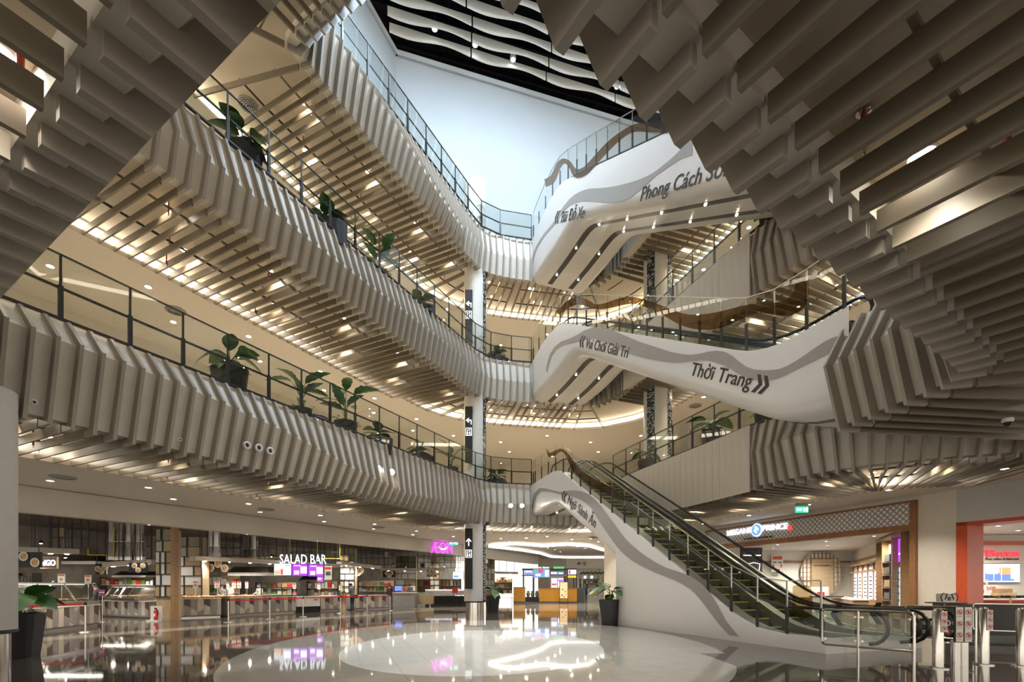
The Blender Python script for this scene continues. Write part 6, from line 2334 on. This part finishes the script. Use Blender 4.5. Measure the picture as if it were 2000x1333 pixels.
t = thing('round_stool', 'dark round stool under the seated visitor', 'stool', q)
MB().lathe([(.2, .36), (.22, .40), (.2, .42)], q + V((0, -.05, 0)), 16).build('seat', 'grey_dark', t, True)
MB().lathe([(.2, 0), (.2, .02), (.03, .04), (.03, .37)], q + V((0, -.05, 0)), 12).build('pedestal', 'steel', t, True)

# ================================================================ small fixtures of the place
q = edgeL(657, 2, 1.0)
t = thing('insect_lantern', 'dark lantern with violet tubes on the lowest balcony between two pots', 'lantern', q)
MB().lathe([(.20, 0), (.22, .05), (.2, .1)], q, 16).build('base', 'grey_dark', t, True)
MB().lathe([(.4, .72), (.42, .76), (.2, .84), (.1, .9), (.02, .94)], q, 18).build('roof', 'grey_dark', t, True)
for k in range(10):
    a = 2 * PI * k / 10
    d = V((math.cos(a), math.sin(a), 0)) * .2
    MB().tube([q + d + V((0, 0, .08)), q + d + V((0, 0, .76))], .008, 5).build('wire', 'grey_dark', t)
emat('violet_glow', (.45, .42, 1.0), 3.0)
for s in (-.06, .06):
    MB().tube([q + V((s, -.03, .12)), q + V((s, -.03, .7))], .03, 8).build('tube_lamp', 'violet_glow', t)
q = edgeL(510, 2, 1.1)
t = thing('round_stool', 'low dark round seat beside the planter with upright leaves', 'stool', q)
MB().lathe([(.30, 0), (.34, .3), (.36, .42), (.34, .46), (0, .47)], q, 20).build('seat', 'grey_dark', t, True)
MB().lathe([(.31, 0), (.31, .03)], q, 20).build('base', 'black_soft', t)
# floodlights and cameras on the fascia of the lowest balcony
def flood(px, py, Yo, label):
    c = at(px, py, Yo)
    t = thing('floodlight', label, 'floodlight', c, group='floodlights on the lowest fascia')
    d = V((.15, -.8, -.55)).normalized()
    MB().tube([c + d * -.14, c + d * -.05, c + d * .1], [.06, .10, .13], 14).build('housing', 'white_plastic', t, True)
    MB().tube([c + d * .1, c + d * .112], [.115, .11], 14).build('lens', 'lamp_glow', t)
    MB().tube([c - d * .05, c + V((-.12, .22, .12))], .02, 6).build('bracket', 'white_plastic', t)
    lamp('SPOT', c + d * .16, 120, (1, .95, .85), c + d * 5, size=.08, spot=1.2)
flood(739, 914, 19.2, 'white floodlight fixed to the lowest fascia')
flood(765, 921, 19.7, 'white floodlight fixed to the lowest fascia')
flood(997, 987, 26.9, 'white floodlight fixed to the lowest fascia')
flood(1019, 987, 27.0, 'white floodlight fixed to the lowest fascia')
def port(px, py, r, label, Y, name='camera_port', grp=None):
    c = at(px, py, Y)
    n3 = V((.894, -.448, .0))
    t = thing(name, label, 'camera', c, group=grp)
    u = V((.448, .894, 0))
    def ring(r_, o):
        return [c + n3 * o + (u * math.cos(2 * PI * k / 16) + V((0, 0, 1)) * math.sin(2 * PI * k / 16)) * r_ for k in range(16)]
    MB().loft([ring(r, -.05), ring(r, .02), ring(r * .72, .035), ring(r * .55, .0)], True).build('collar', 'white_plastic', t, True)
    MB().loft([ring(r * .56, -.02), ring(r * .4, .01), ring(.002, .02)], True).build('lens', 'black_soft', t, True)
for (px, py, Y) in ((483, 870, 13.82), (506, 875, 14.12), (528, 881, 14.42)):
    port(px, py, .11, 'white round camera port in the lowest fascia', Y, grp='camera ports in a row on the lowest fascia')
port(67, 786, .05, 'small chrome sprinkler cap on the lowest fascia near the left column', 9.62, 'wall_sprinkler')
port(352, 859, .045, 'small chrome sprinkler cap on the lowest fascia left of the camera ports', 12.25, 'wall_sprinkler')
# red sprinkler drops
def sprinkler(p, L, label, grp, r=.022):
    t = thing('sprinkler', label, 'sprinkler', p, group=grp)
    p = V(p)
    MB().lathe([(r * 2.2, 0), (r * 2.4, -.012), (r * 1.2, -.02)], p, 14).build('rosette', 'chrome', t, True)
    MB().tube([p, p + V((0, 0, -L))], r, 10).build('pipe', 'red_pipe', t, True)
    MB().tube([p + V((0, 0, -L * .72)), p + V((0, 0, -L * .8))], r * 1.25, 10).build('coupling', 'red_pipe', t, True)
    MB().lathe([(r * .9, 0), (r * .7, -.03), (r * .5, -.05), (r * .1, -.055)], p + V((0, 0, -L)), 10).build('nozzle', 'chrome', t, True)
z2 = ED[2] - DEP + .5
for (px, py, lab) in ((40, 92, 'red sprinkler pipe beside the glowing downlight at the near soffit'), (228, -20, 'red sprinkler pipe over the short slats at the near soffit'), (1687, 217, 'red sprinkler pipe left of the large downlight between long slats'), (1968, 242, 'red sprinkler pipe right of the large downlight between long slats'), (1848, 440, 'red sprinkler pipe between the long slats beyond the large downlight')):
    q = gnd(px, py, z2)
    sprinkler((q.x, q.y, z2), .30, lab, None, .024)
for lv in (2, 3, 4):
    k = 0
    for off in (.95, 2.2, 3.3):
        for (p, t) in along(lv, (3, 4, 5, 6, 8), step=3.1, start=1.0 + off * .5, inset=0):
            n = V((t.y, -t.x))
            q = p - n * (off + .3)
            sprinkler((q.x, q.y, ED[lv] - DEP + .5), .42, 'thin red sprinkler drop between the slats of the %s balcony' % NAMES[lv], 'sprinkler drops, %s balcony' % NAMES[lv], .02)
# round air diffusers
def diffuser(p, r, label):
    t = thing('air_diffuser', label, 'vent', p)
    for k in range(5):
        rr = r * (1 - k * .19)
        MB().lathe([(rr, 0), (rr, -.02 - .008 * k), (rr - r * .11, -.035 - .008 * k), (rr - r * .12, -.01)], p, 24).build('ring', 'grey_mid', t, True)
    MB().lathe([(r, -.002), (0, -.003)], p, 20).build('throat', 'black_soft', t)
for (px, py, h, lab) in ((123, 932, 4.915, 'round air diffuser over the store front near the left column'), (740, 1030, 4.915, 'round air diffuser in the ceiling left of the magenta letters'), (343, 607, 11.79, 'round air diffuser seen through the lowest railing'), (1850, 945, 4.915, 'round air diffuser above the shoe shop'),
                         (1358, 793, 11.79, 'round air diffuser right of the mosaic column'), (484, 204, 19.19, 'round air diffuser between the slats under the topmost balcony'), (805, 508, 19.19, 'round air diffuser in the slatted soffit above the middle railing'), (520, 995, 4.915, 'round air diffuser in the ceiling above the pastry counter'), (1160, 1051, 4.875, 'round air diffuser in the far ground floor ceiling')):
    q = gnd(px, py, h)
    diffuser((q.x, q.y, h), .34, lab)
# dome camera at the slats, right
c = gnd(1968, 818, ED[2] - DEP)
t = thing('dome_camera', 'white dome camera hanging below the slats near the shoe shop', 'camera', c)
MB().lathe([(.09, 0), (.10, -.04), (.08, -.08)], c, 16).build('mount', 'white_plastic', t, True)
MB().tube([c, c + V((0, 0, .5))], .02, 6).build('stalk', 'white_plastic', t)
MB().lathe([(.075, -.08), (.065, -.12), (.03, -.15), (0, -.155)], c, 16).build('dome', 'black_soft', t, True)
# round roof floodlights; second list added out of frame for the spot lamps
for c in [gnd(px, py, RH + .75) for (px, py) in ((849, 57), (928, 88), (1002, 117), (1205, 170))] + [V(q) for q in ((-2.5, 17.5, 31.75), (2.0, 18.5, 31.75), (5.5, 20.0, 31.75), (0.0, 14.8, 31.75), (.5, 20.5, 31.75), (2.2, 22.5, 31.75), (-1.5, 21.0, 31.75))]:
    t = thing('roof_light', 'round white floodlight hanging among the wavy baffles', 'ceiling light', c, group='round floodlights in the black roof')
    MB().lathe([(.17, 0), (.19, .1), (.15, .3), (.04, .38)], c, 18).build('housing', 'white_plastic', t, True)
    MB().lathe([(.12, -.01), (.10, .03), (0, .04)], c, 16).build('lens', 'cool_glow', t)
    MB().tube([c + V((0, 0, .36)), V((c.x, c.y, RH + 2.2))], .02, 6).build('rod', 'black_metal', t)
